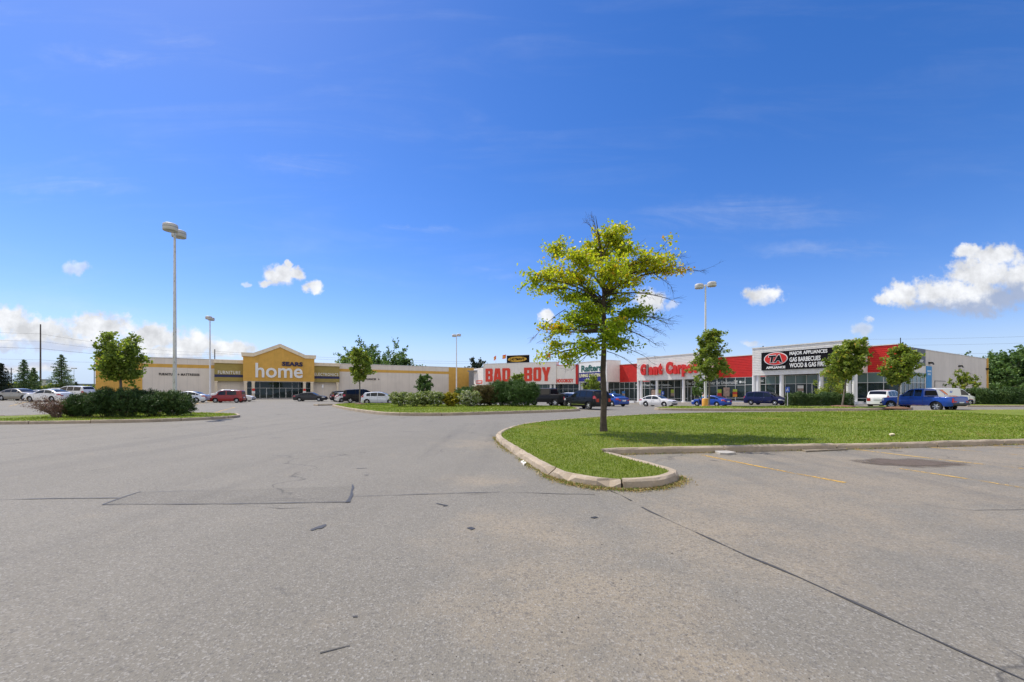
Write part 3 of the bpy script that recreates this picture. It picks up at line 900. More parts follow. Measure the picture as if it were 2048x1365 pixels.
M_INFLR = pm('shop_floor', (0.16, 0.15, 0.14), 0.7)
M_ROOF = pm('roof_membrane', (0.25, 0.25, 0.25), 0.9)
M_SIDEW = pm('sidewalk_concrete', (0.44, 0.40, 0.35), 0.9, var=0.15, scale=0.8, bmp=0.2)
M_SOFF = pm('soffit', (0.55, 0.55, 0.53), 0.7)
M_COLW = pm('column_white', (0.72, 0.73, 0.74), 0.5, var=0.06, dirt=0.2)
M_BLKP = pm('black_panel', (0.008, 0.008, 0.010), 0.7, spec=0.12)
M_GREEN = pm('green_letter', (0.010, 0.105, 0.085), 0.5)
M_BLUEP = pm('blue_panel', (0.018, 0.020, 0.20), 0.45)
M_FLASH = pm('roof_flashing', (0.70, 0.69, 0.66), 0.5)

def ribbed(name, x0, x1, yf, z0, z1, mat, parent, pitch=0.26, depth=0.05, back=0.15):
    """horizontally ribbed metal cladding with real ribs"""
    n = max(2, round((z1 - z0) / pitch)); p = (z1 - z0) / n
    pr = [(yf, z0)]
    for k in range(n):
        z = z0 + k * p
        pr += [(yf, z + p * 0.62), (yf + depth, z + p * 0.74), (yf + depth, z + p * 0.90), (yf, z + p)]
    pr += [(yf + back, z1), (yf + back, z0)]
    b = MB(); m = len(pr)
    vs = [(x0, y, z) for y, z in pr] + [(x1, y, z) for y, z in pr]
    b.add(vs, [tuple(range(m)), tuple(range(2 * m - 1, m - 1, -1))] + [(k, (k + 1) % m, m + (k + 1) % m, m + k) for k in range(m)])
    return b.build(name, mat, parent)

def window_bay(parent, x0, x1, z0, z1, y, trans, fr=0.07, door=False, glass=None, upper=None, mframe=None):
    """one glazed bay: pane(s) with an aluminium frame as sub-part; trans = heights of horizontal bars"""
    mframe = mframe or M_ALU
    g_ = MB(); zs = [z0] + list(trans) + [z1]
    for i in range(len(zs) - 1):
        top = (i == len(zs) - 2)
        g_.box(x0 + fr * .5, x1 - fr * .5, y + 0.045, y + 0.06, zs[i] + fr * .5, zs[i + 1] - fr * .5, 1 if (top and upper) else 0)
    w = g_.build('door' if door else 'window', [glass or M_GLASS, upper or glass or M_GLASS], parent)
    f = MB()
    f.box(x0 + 0.002, x0 + fr * .5, y, y + 0.12, z0, z1); f.box(x1 - fr * .5, x1 - 0.002, y, y + 0.12, z0, z1)
    for i, z in enumerate(zs):
        a_, b_ = (z, z + fr * .6) if i == 0 else ((z - fr * .6, z) if i == len(zs) - 1 else (z - fr * .5, z + fr * .5))
        f.box(x0 + fr * .5, x1 - fr * .5, y + 0.003, y + 0.117, a_, b_)
    if door:
        xm = (x0 + x1) / 2
        f.box(xm - .05, xm + .05, y - 0.004, y + 0.124, z0 + fr * .6, (trans[0] if trans else z1) - fr * .5)
        for sx in (-1, 1):
            f.box(xm + sx * .12 - .015, xm + sx * .12 + .015, y - 0.05, y - 0.006, z0 + .9, z0 + 1.25)
    f.build('frame', mframe, w)
    return w

# ------------------------------------------------------------------ the big furniture store across the lot
FS = Frame(*AT(560, 99.0), math.radians(31.6))
def big_store():
    fr = FS
    st = fr.mk('store_building', 'long low grey and ochre store with a tall gabled entrance across the lot', 'store')
    xl, xr = fr.S(191), fr.S(948.5)
    H_ = 8.5; D = 45.0
    ya, yb = fr.S(284.5), fr.S(897.5)
    oL, oR = fr.S(428.7, -1.2), fr.S(679, -1.2)
    gL, gR = -7.2, 6.95
    b = MB()
    b.box(ya, -6.6, 0.0, 0.4, -1, 6.6); b.box(6.4, yb, 0.0, 0.4, -1, 6.6)
    b.box(ya, -6.6, 0.0, 0.4, 7.3, H_); b.box(6.4, yb, 0.0, 0.4, 7.3, H_)
    b.build('wall', M_GREYW, st)
    boxpart('end_panel', xl, ya, -0.06, 0.4, -1, H_ + .02, M_OCH, st); boxpart('end_panel', yb, xr, -0.06, 0.4, -1, H_ + .02, M_OCH, st)
    b = MB(); b.box(ya, -6.6, -0.02, 0.4, 6.6, 7.3); b.box(6.4, yb, -0.02, 0.4, 6.6, 7.3)
    b.build('stripe', M_OCH, st)
    b = MB(); b.box(xl, xr, 0.4, 0.8, 3.5, H_ - .3); b.box(xl, xr, D - .4, D, -1, H_ - .3); b.box(xl, xl + .4, .8, D - .4, -1, H_ - .3); b.box(xr - .4, xr, .8, D - .4, -1, H_ - .3)
    b.build('rear_wall', M_GREYW2, st)
    boxpart('roof', xl + .4, xr - .4, 0.8, D - .4, H_ - .9, H_ - .6, M_ROOF, st)
    b = MB(); b.box(xl, -6.6, -0.10, 0.45, H_ + .02, H_ + .12); b.box(6.4, xr, -0.10, 0.45, H_ + .02, H_ + .12)
    b.build('coping', M_FLASH, st)
    # gabled portal
    gy = -2.5; zb = 3.95; zs = 9.3; za = 11.6
    fl = 1.95
    b = MB(); wall_prism(b, [(gL, zb), (gR, zb), (gR, zs), (gR - fl, zs), ((gL + gR) / 2, za), (gL + fl, zs), (gL, zs)], gy, 0.3)
    b.build('gable', M_OCH, st)
    b = MB(); o = 0.25; hc = 0.82; xm = (gL + gR) / 2
    wall_prism(b, [(gL - o, zs + .003), (gL + fl, zs + .003), (xm, za + .003), (gR - fl, zs + .003), (gR + o, zs + .003), (gR + o + .12, zs + hc), (gR - fl, zs + hc), (xm, za + hc), (gL + fl, zs + hc), (gL - o - .12, zs + hc)], gy - .28, 0.35)
    b.build('cornice', M_CREAM, st)
    w_ = MB()
    letters('lettering', 'home', fr.S(510.8, gy), fr.S(605.3, gy), 4.72, 7.95, gy - .22, .2, M_WHITE, st, bold=0.016)
    letters('lettering', 'SEARS', fr.S(563.7, gy), fr.S(605.5, gy), 7.42, 8.42, gy - .20, .18, M_NAVYL, st, bold=0.05, shear=0.0, space=1.05)
    # flanking olive canopies
    for (x0, x1, txt, t0, t1) in ((oL, gL - .01, 'FURNITURE', fr.S(435.8, -1.2), fr.S(480.6, -1.2)), (gR + .01, oR, 'ELECTRONICS', fr.S(629.0, -1.2), fr.S(676.4, -1.2))):
        boxpart('side_canopy', x0, x1, -1.2, 0.0 - .025, 3.9, 7.75, M_OLIVE, st)
        b = MB(); b.box(x0 - .12, x1 + .0, -1.5, -.03, 7.753, 8.45); b.build('cornice', M_CREAM, st)
        boxpart('stripe', x0 - .003, x1 + .0, -1.225, -.9, 4.75, 5.32, M_NAVY, st)
        letters('lettering', txt, t0, t1, 5.42, 6.12, -1.27, .06, M_WHITE, st, bold=0.012, space=1.2)
    letters('lettering', 'FURNITURE', fr.S(318), fr.S(352.5), 4.95, 5.45, -.08, .08, M_BLACKL, st, bold=0.03, space=1.15)
    letters('lettering', '+', fr.S(355.5), fr.S(358.5), 5.0, 5.4, -.08, .08, M_BLACKL, st, bold=0.03)
    letters('lettering', 'MATTRESSES', fr.S(362), fr.S(399), 4.95, 5.45, -.08, .08, M_BLACKL, st, bold=0.03, space=1.15)
    letters('lettering', 'MAJOR', fr.S(706), fr.S(722), 4.6, 5.1, -.08, .08, M_BLACKL, st, bold=0.03, space=1.1)
    letters('lettering', 'APPLIANCES', fr.S(725.5), fr.S(752), 4.6, 5.1, -.08, .08, M_BLACKL, st, bold=0.03, space=1.1)
    letters('lettering', '+', fr.S(756), fr.S(759), 4.65, 5.05, -.08, .08, M_BLACKL, st, bold=0.03)
    # portal columns
    for u in (491, 506.4, 608.8, 623.8):
        x = fr.S(u, -2.2); c = MB()
        c.box(x - .28, x + .28, -2.46, -1.9, 0.10, 3.9); c.box(x - .36, x + .36, -2.54, -1.82, -.4, 0.10); c.box(x - .34, x + .34, -2.497, -1.84, 3.62, 3.94)
        c.build('column', M_CREAM, st)
    for u in (432, 675):
        x = fr.S(u, -1.0); c = MB(); c.box(x - .22, x + .22, -1.15, -.72, -.4, 3.65); c.box(x - .3, x + .3, -1.197, -.64, 3.65, 3.9)
        c.build('column', M_CREAM, st)
    # glazed entrance under the gable
    boxpart('entrance_canopy', gL + .02, gR - .02, gy + .02, .28, zb - .08, zb - .004, M_SOFF, st)
    xg0, xg1 = -6.6, 6.4
    n = 10; wbay = (xg1 - xg0) / n
    for k in range(n):
        x0 = xg0 + k * wbay; x1 = x0 + wbay
        if k in (3, 6): continue
        if k in (2, 5): x1 += wbay
        window_bay(st, x0, x1, 0.12, 3.86, 0.05, (2.45,) , door=k in (2, 5), mframe=M_WFRM, fr=0.09 if k in (2, 5) else .07)
    b = MB(); b.box(xg0, xg1, 6, 6.2, 0, 3.9); b.box(xg0 - .2, xg0, .2, 6, 0, 3.9); b.box(xg1, xg1 + .2, .2, 6, 0, 3.9); b.box(xg0, xg1, .2, 6, 3.87, 3.95)
    b.build('entrance_hall', M_DARKIN, st)
    boxpart('hall_floor', xg0, xg1, .2, 6, -.05, 0.11, M_INFLR, st)
    boxpart('step', -13.5, 12.5, -3.4, .0, -.6, 0.12, M_SIDEW, st)
    wl = MB(); wl.box(-17, -15.6, -.10, -.005, 6.0, 6.2)
    # roof stub
    b = MB(); b.cyl((-13.4, 2.0), 0.09, H_ - .7, H_ + 2.6, 8); b.build('roof_pipe', M_BLACKL, st)
    return st
big_store()

# signs standing in front of that store
def post_sign(x, y, col, label, h=2.2, plate=(0.45, 0.6), post=M_ALU, name='sign', rz=0.3, disc=False, mark=None):
    t = thing(name, label, 'sign', (x, y, gz(x, y)), rz)
    b = MB(); b.cyl((0, 0), 0.035, -.1, h, 8); b.build('post', post, t)
    b = MB()
    if disc:
        wall_prism(b, ellipse_pts(0, h - .3, plate[0] / 2, plate[0] / 2, 8), -.06, -.04)
        b.build('plate', col, t)
        b2 = MB(); b2.box(-plate[0] / 2, plate[0] / 2, -.06, -.042, h - .3 - plate[0] * .5 - plate[1], h - .32 - plate[0] * .5); b2.build('lower_plate', M_WHITE, t)
    else:
        b.box(-plate[0] / 2, plate[0] / 2, -.06, -.04, h - plate[1], h); b.build('plate', col, t)
        if mark:
            b = MB(); wall_prism(b, ellipse_pts(.03, h - .13, .04, .04, 12), -.07, -.062); wall_prism(b, [(-.03, h - .19), (.05, h - .19), (.05, h - .30), (.13, h - .42), (.08, h - .44), (.01, h - .33), (-.03, h - .33)], -.07, -.062)
            wall_prism(b, [(-.11 + .0, h - .30), (-.06, h - .30), (-.06, h - .42), (.02, h - .46), (.0, h - .50), (-.11, h - .45)], -.0695, -.0625)
            b.build('pictogram', M_WHITE, t)
    return t
x_, y_ = FS.at(FS.S(507, -2.9), -2.9); post_sign(x_, y_, M_REDL, 'small red disc sign over a white plate by the left pair of entrance columns', 2.35, (.62, .5), disc=True, rz=.45)
x_, y_ = FS.at(FS.S(609, -2.9), -2.9); post_sign(x_, y_, M_REDL, 'small red disc sign over a white plate by the right pair of entrance columns', 2.35, (.62, .5), disc=True, rz=.45)
x_, y_ = FS.at(FS.S(645.5, -2.2), -2.2); post_sign(x_, y_, M_WHITE, 'thin pole with a narrow white plate before the olive canopy', 3.3, (.32, .75), rz=.45)

# ------------------------------------------------------------------ corner store with the angled white sign front
FB = Frame(*AT(967, 108.0), math.radians(-24.0))
def corner_store():
    fr = FB
    st = fr.mk('corner_store', 'white fronted corner store with big red block lettering and rooftop flags', 'store')
    xc = fr.S(1112); xe = fr.S(1150.5)
    zb, zt = 3.4, 8.5
    b = MB(); b.box(0.0, xc, 0.0, 2.2, zb, zt); b.build('sign_front', M_WPAN, st)
    b = MB(); b.box(-.05, xc + .05, -.06, 2.3, zt + .002, zt + .16); b.box(-.06, .25, -.05, .4, zb - .05, zt); b.build('coping', M_FLASH, st)
    b = MB(); b.box(xc + .03, xe, 0.35, 2.2, zb + .05, 7.75); tag(b.build('sign_wing', M_WPAN, st), 'lower white panel at the right end of the sign front')
    b = MB(); b.box(xe, xe + .55, 0.3, 2.6, zb, 7.75); b.box(xc + .1, xe + .55, .33, 2.6, 7.753, 7.9); b.build('trim', M_RRIB, st)
    # left wing facet, turned to the west
    M = Matrix.Translation((-.02, 0.05, 0)) @ Matrix.Rotation(math.radians(-38.0), 4, 'Z')
    b = MB(); b.box(-6.2, -0.02, 0.0, .4, zb, 7.7, 0, M); b.build('sign_wing', M_WPAN, st)
    b = MB(); b.box(-4.6, -.7, -.05, -.005, zb + .3, zb + 1.15, 0, M); b.build('sign_plate', M_ORED, st)
    letters('lettering', 'NOOOBODY', -4.3, -1.0, zb + .48, zb + .98, -.075, .02, M_WHITE, st, bold=.03, M=M)
    # red block letters
    zl = 4.15; zh = 7.4
    BLK = {'B': [[(0, 0), (.37, 0), (.37, 1), (0, 1)], [(.37, .82), (.63, .82), (.63, 1), (.37, 1)], [(.37, .42), (.63, .42), (.63, .60), (.37, .60)], [(.37, 0), (.63, 0), (.63, .18), (.37, .18)],
                 [(.63, 0), (.88, 0), (1, .08), (1, .43), (.91, .51), (1, .58), (1, .92), (.88, 1), (.63, 1)]],
           'A': [[(0, 0), (.35, 0), (.38, .16), (.42, .36), (.5, .76), (.5, 1), (.20, 1)], [(1, 0), (.80, 1), (.5, 1), (.5, .76), (.58, .36), (.62, .16), (.65, 0)], [(.38, .16), (.62, .16), (.58, .36), (.42, .36)]],
           'D': [[(0, 0), (.37, 0), (.37, 1), (0, 1)], [(.37, .83), (.63, .83), (.63, 1), (.37, 1)], [(.37, 0), (.63, 0), (.63, .17), (.37, .17)], [(.63, 0), (.86, 0), (1, .10), (1, .90), (.86, 1), (.63, 1)]],
           'O': [[(.14, 0), (.38, 0), (.38, 1), (.14, 1), (0, .90), (0, .10)], [(.38, .83), (.62, .83), (.62, 1), (.38, 1)], [(.38, 0), (.62, 0), (.62, .17), (.38, .17)], [(.62, 0), (.86, 0), (1, .10), (1, .90), (.86, 1), (.62, 1)]],
           'Y': [[(0, 1), (.37, 1), (.5, .66), (.5, .38), (.31, .38)], [(1, 1), (.69, .38), (.5, .38), (.5, .66), (.63, 1)], [(.31, 0), (.69, 0), (.69, .38), (.31, .38)]]}
    for s_, u0, u1 in (('B', 971.5, 985.5), ('A', 987.5, 1003), ('D', 1005, 1020.5), ('B', 1048.5, 1064.5), ('O', 1067, 1082.5), ('Y', 1084, 1101)):
        b = MB(); x0, x1 = fr.S(u0), fr.S(u1)
        for pl in BLK[s_]: wall_prism(b, [(x0 + p[0] * (x1 - x0), zl + p[1] * (zh - zl)) for p in pl], -.16, -.005)
        b.build('lettering', M_ORED, st)
    letters('lettering', 'NOOOBODY', fr.S(1113, .35), fr.S(1147, .35), 3.75, 4.62, .28, .065, M_ORED, st, bold=.05, space=1.05)
    # walls and glazing under the sign
    b = MB(); b.box(-5, xe, 3.0, 3.3, -1.2, .2); b.box(-5, fr.S(1075, 3.0), 3.0, 3.3, .2, 3.4); b.build('wall', M_GREYW, st)
    x0 = fr.S(1075, 3.0); n = 8; wb = (xe - x0) / n
    for k in range(n):
        window_bay(st, x0 + k * wb, x0 + (k + 1) * wb, .2, 3.38, 3.05, (1.2, 2.3), door=(k == 4), upper=M_GLASS2 if k < 3 else None)
    b = MB(); b.box(-5, xe + .5, 8, 8.3, -1, 7.4); b.box(xe, xe + .3, 3.4, 8, -1, 7.4); b.box(-5, xe, 3.4, 8, 3.42, 3.6); b.build('back_wall', M_DARKIN, st)
    b = MB(); b.box(-9, xe + .5, 8.4, 40, -1, 7.3); b.box(-6, xe + .5, 2.4, 8.35, 6.9, 7.2); b.build('roof', M_ROOF, st)
    for u in (1101.5, 1109.5):
        x = fr.S(u, .6); c = MB(); c.cyl((x, .6), .26, -.8, 3.38, 14); c.build('column', M_COLW, st)
    boxpart('step', -6, xe + 1, -.9, 3.0, -1.5, gz(*fr.at(10, 0)) + .16, M_SIDEW, st)
    return st, zt
_, BZ = corner_store()

def roof_sign():
    fr = FB
    t = fr.mk('roof_sign', 'black box sign with a yellow oval standing on the white roof edge', 'sign')
    x0, x1 = fr.S(1013.5, .8), fr.S(1057.5, .8); z0, z1 = BZ + .17, BZ + 2.0
    boxpart('panel', x0, x1, .8, 1.25, z0, z1, M_BLKP, t)
    b = MB(); b.box(x0 - .03, x1 + .03, .77, 1.28, z1 + .003, z1 + .1); b.build('cap', M_FLASH, t)
    cx, cz = (x0 + x1) / 2 - .1, (z0 + z1) / 2
    b = MB(); wall_prism(b, ellipse_pts(cx, cz, (x1 - x0) * .43, .62), .76, .797); b.build('oval', pm('sign_yellow', (0.62, 0.36, 0.03), .5), t)
    letters('lettering', "LASTMAN'S", cx - (x1 - x0) * .34, cx + (x1 - x0) * .33, cz - .34, cz + .36, .73, .028, M_BLKP, t, bold=.03, shear=.25)
roof_sign()

def flag(u, vtop, y, label, droop, seed):
    fr = FB
    x = fr.S(u, y); z0 = BZ + .165
    X, Y = fr.at(x, y)
    ztop = ZV(vtop, Y)
    t = thing('flag', label, 'flag', (X, Y, z0), fr.rz, 'flags along the corner store roof')
    b = MB(); b.cyl((0, 0), .03, 0, ztop - z0, 8); b.build('pole', M_ALU, t)
    b = MB(); r = random.Random(seed); nx, nz = 8, 5
    W_, H_ = 1.15, .95
    vs = []
    for j in range(nz):
        for i in range(nx):
            f = i / (nx - 1); g_ = j / (nz - 1)
            vs.append((-W_ * f * (1 - droop * .55), .14 * math.sin(f * 6 + seed + g_), ztop - z0 - .05 - H_ * g_ - f * droop * .55 + .05 * math.sin(f * 7 + seed)))
    fs = [(j * nx + i, j * nx + i + 1, (j + 1) * nx + i + 1, (j + 1) * nx + i) for j in range(nz - 1) for i in range(nx - 1)]
    mid = [f for k, f in enumerate(fs) if k // (nx - 1) in (1, 2) and 1 < k % (nx - 1) < 6]
    b.add(vs, [f for f in fs if f not in mid], 0, True); b.add(vs, mid, 1, True)
    b.build('cloth', [M_ORED, pm('flag_yellow', (.75, .45, .03), .7)], t)
flag(991.8, 711, .5, 'red and yellow flag nearest the yellow-ended store, left of the pair', .8, 1)
flag(1011.7, 709, .5, 'red and yellow flag flying just left of the black roof sign', .3, 2)
flag(1073.5, 705, .5, 'limp narrow red flag just right of the black roof sign', 1.5, 3)
flag(1101, 706, .5, 'red and yellow flag partly behind the oak leaves', .3, 4)

# ------------------------------------------------------------------ the strip of shops on the right
FT = Frame(*AT(1504.6, 64.5), math.radians(-58.4))
YR = 3.7                                   # shopfront plane, set back under the projecting fascias
def floor_z(x): return max(-0.45, min(0.0, -0.45 - (x + 22.4) * (-0.45 / 22.4))) if x > -22.4 else -0.45 - max(0, (-22.4 - x)) * .006
CAR0 = FT.S(1273.8)
RAF0, RAF1 = FT.S(1158), FT.S(1214)
GCR = FT.S(1434, YR)
TAR = FT.S(1735, YR)
END = FT.S(1802, YR)
def shop_shell(st, x0, x1, z=7.0):
    b = MB(); b.box(x0, x1, YR + 6.5, YR + 38.5, -1.2, z); b.build('rear_wall', M_GREYW2, st)
    b = MB(); b.box(x0, x1, YR + .3, YR + 6.48, z - .4, z - .1); b.build('roof', M_ROOF, st)
    b = MB(); b.box(x0 + .01, x1 - .01, YR + 6.2, YR + 6.48, -1, z - .42); b.box(x0 + .01, x1 - .01, YR + .35, YR + 6.18, 4.2, 4.3); b.build('interior_wall', M_DARKIN, st)
    boxpart('interior_floor', x0 + .01, x1 - .01, YR + .3, YR + 6.18, -1.1, floor_z((x0 + x1) / 2) + .02, M_INFLR, st)
def storefront(st, x0, x1, ztop, bay, tr, low=None, doors=(), upper=None):
    n = max(1, round((x1 - x0) / bay)); w = (x1 - x0) / n
    for k in range(n):
        a_ = x0 + k * w; fz = floor_z(a_ + w / 2)
        isd = k in doors
        t = [fz + tr] if isd else ([fz + low, fz + tr] if low else [fz + tr])
        window_bay(st, a_, a_ + w, fz + (.03 if isd else .16), ztop, YR, t, door=isd, upper=upper)
    b = MB(); b.box(x0, x1, YR - .03, YR + .2, -1.2, floor_z((x0 + x1) / 2) + .15); b.build('base_wall', M_COLW, st)
def walkway(st, x0, x1):
    z0, z1 = floor_z(x0), floor_z(x1)
    b = MB(); y0, y1 = -1.6, YR - .035
    vs = [(x0, y0, -1.4), (x1, y0, -1.4), (x1, y1, -1.4), (x0, y1, -1.4), (x0, y0, z0), (x1, y0, z1), (x1, y1, z1), (x0, y1, z0)]
    b.add(vs, [(0, 3, 2, 1), (4, 5, 6, 7), (0, 1, 5, 4), (1, 2, 6, 5), (2, 3, 7, 6), (3, 0, 4, 7)])
    b.build('walkway', M_SIDEW, st)
def columns(st, us, ztop, y=.45, r=.25):
    for u in us:
        x = FT.S(u, y); c = MB(); c.cyl((x, y), r, floor_z(x) - .3, ztop, 18); c.cyl((x, y), r * 1.5, floor_z(x) - .35, floor_z(x) + .18, 18)
        c.build('column', M_COLW, st)
def fascia(st, x0, x1, z0, z1, mat=M_WRIB, pitch=.27):
    ribbed('fascia', x0, x1, 0, z0, z1, mat, st, pitch)
    boxpart('return_panel', x1 - .15, x1, .152, YR + .3, z0, z1, M_WPAN, st); boxpart('return_panel', x0, x0 + .15, .152, YR + .3, z0, z1, M_WPAN, st)
    b = MB(); b.box(x0 + .152, x1 - .152, .155, YR - .03, z0 + .1, z0 + .25); b.build('soffit', M_SOFF, st)
    b = MB(); b.box(x0 - .05, x1 + .05, -.06, YR + .32, z1 + .002, z1 + .14); b.build('coping', M_FLASH, st)
def poster(st, x, z0, z1, w, mats, y=YR - .012):
    n = len(mats)
    b = MB()
    for k in range(n):
        b.box(x - w / 2, x + w / 2, y, y + .006, z1 - (k + 1) * (z1 - z0) / n, z1 - k * (z1 - z0) / n, k)
    b.build('poster', mats, st)
M_PYG = pm('poster_green', (0.35, 0.45, 0.04), .6); M_PRED = pm('poster_red', (.5, .04, .02), .6); M_PORG = pm('poster_orange', (.7, .28, .02), .6)
M_PBLU = pm('poster_blue', (.05, .2, .5), .6); M_PBEI = pm('poster_beige', (.35, .25, .2), .7, var=.4, scale=3)
M_GREYL = pm('frosted_letter', (.62, .66, .66), .5)

def lighting_shop():
    st = FT.mk('shop_building', 'shop with a green and dark blue sign box beside the white corner store', 'shop')
    xr = CAR0
    shop_shell(st, RAF0 - .5, xr)
    zb, zt = 3.7, 8.2
    ribbed('fascia', RAF0, RAF1, 0, zb, zt, M_WRIB, st)
    b = MB(); b.box(RAF1 - .15, RAF1, .152, YR + .3, zb, zt); b.build('return_panel', M_WPAN, st)
    b = MB(); b.box(RAF0, RAF1 - .152, .155, YR - .03, zb + .1, zb + .25); b.build('soffit', M_SOFF, st)
    b = MB(); b.box(RAF0, RAF1 + .05, -.06, YR + .32, zt + .002, zt + .14); b.build('coping', M_FLASH, st)
    x0, x1 = FT.S(1159), FT.S(1207)
    boxpart('sign_panel', x0, x1, -.12, -.005, 5.9, 7.9, M_WHITE, st)
    tag(boxpart('sign_panel', x0, x1, -.12, -.005, 3.95, 5.85, M_BLUEP, st), 'dark blue lower panel of the sign')
    letters('lettering', 'Rafters', FT.S(1163.5), FT.S(1205), 6.1, 7.55, -.17, .045, M_GREEN, st, bold=.035)
    letters('lettering', 'LIVING LIGHTING', FT.S(1160), FT.S(1206), 4.85, 5.6, -.17, .045, pm('pale_yellow_letter', (.75, .72, .45), .5), st, bold=.03)
    letters('lettering', 'Home...', FT.S(1172), FT.S(1196), 4.12, 4.62, -.17, .045, M_WHITE, st, bold=.0, shear=.4)
    ribbed('red_wall', RAF1 + .01, CAR0 - .01, YR, 3.65, 7.37, M_RRIB, st)
    b = MB(); b.box(RAF1 + .01, CAR0 - .01, YR - .05, YR + .3, 7.372, 7.48); b.build('coping', M_FLASH, st)
    storefront(st, RAF0 + .2, RAF1, 3.62, 1.6, 2.7, .6, doors=(3,))
    storefront(st, RAF1, CAR0, 3.62, 1.35, 2.75, .6)
    poster(st, FT.S(1228, YR), .3, 1.7, .9, [M_PBLU, M_PRED, M_PBLU]); poster(st, FT.S(1247, YR), .3, 1.7, .9, [M_PBLU, M_PBEI, M_PBLU])
    columns(st, (1159.5, 1164.5, 1214.5), zb)
    walkway(st, RAF0 - .5, xr)
lighting_shop()

def carpet_shop():
    st = FT.mk('shop_building', 'white ribbed shop with raised red lettering across its big fascia', 'shop')
    shop_shell(st, CAR0, 0)
    zb, zt = 3.75, 8.0
    fascia(st, CAR0, GCR, zb, zt)
    # raised red letters stand off the cladding
    for s_, u0, u1, z0, z1 in (('G', 1283.3, 1294.0, 4.72, 6.85), ('i', 1295.2, 1299.0, 4.72, 6.8), ('a', 1300.3, 1308.0, 4.72, 6.25), ('n', 1309.2, 1317.4, 4.72, 6.25), ('t', 1318.6, 1326.5, 4.72, 6.75),
                               ('C', 1334.0, 1347.5, 4.72, 6.95), ('a', 1348.5, 1356.5, 4.72, 6.3), ('r', 1357.8, 1365.0, 4.72, 6.3), ('p', 1366.2, 1375.5, 4.2, 6.3), ('e', 1376.6, 1386.5, 4.72, 6.3), ('t', 1387.8, 1397.0, 4.72, 6.8)):
        o = letters('lettering', s_, FT.S(u0), FT.S(u1), z0, z1, -.42, .27, M_REDL if s_ != 'i' else pm('faded_letter', (.22, .16, .15), .6), st, bold=.07)
        if s_ == 'i': tag(o, 'burnt grey letter among the red ones')
    ribbed('red_wall', GCR + .01, -.01, YR, 3.95, 7.38, M_RRIB, st)
    b = MB(); b.box(GCR + .01, -.01, YR - .05, YR + .3, 7.382, 7.49); b.build('coping', M_FLASH, st)
    storefront(st, CAR0, GCR, 3.74, 1.5, 2.75, .65, doors=(6,))
    storefront(st, GCR, 0, 3.93, 1.5, 2.75, .65)
    zt2 = 2.62
    letters('window_lettering', 'For All Your Flooring Needs...', FT.S(1272, YR), FT.S(1343, YR), zt2 - .05, zt2 + .55, YR - .02, .012, M_GREYL, st, bold=.02)
    letters('window_lettering', 'The Giant Will Never Be Undersold!', FT.S(1372, YR), FT.S(1475, YR), zt2 + .2, zt2 + .85, YR - .02, .012, M_GREYL, st, bold=.02)
    for u, m_ in ((1319, [M_PYG, M_PBEI]), (1345, [M_PYG, M_PBEI]), (1439, [M_PYG, M_PRED]), (1470, [M_PYG, M_PRED, M_PORG])):
        poster(st, FT.S(u, YR), .75, 2.0, .75, m_)
    poster(st, FT.S(1307, YR), .4, 2.0, 1.0, [M_PBEI]); poster(st, FT.S(1453, YR), .8, 2.3, 1.1, [M_PBEI])
    columns(st, (1277, 1283, 1314, 1367.3, 1402), zb)
    walkway(st, CAR0, 0)
    b = MB(); b.box(FT.S(1277, .45) - 1.0, FT.S(1277, .45) + 1.4, -2.4, -1.62, -1.4, -.12); b.build('step', M_COLW, st)
carpet_shop()

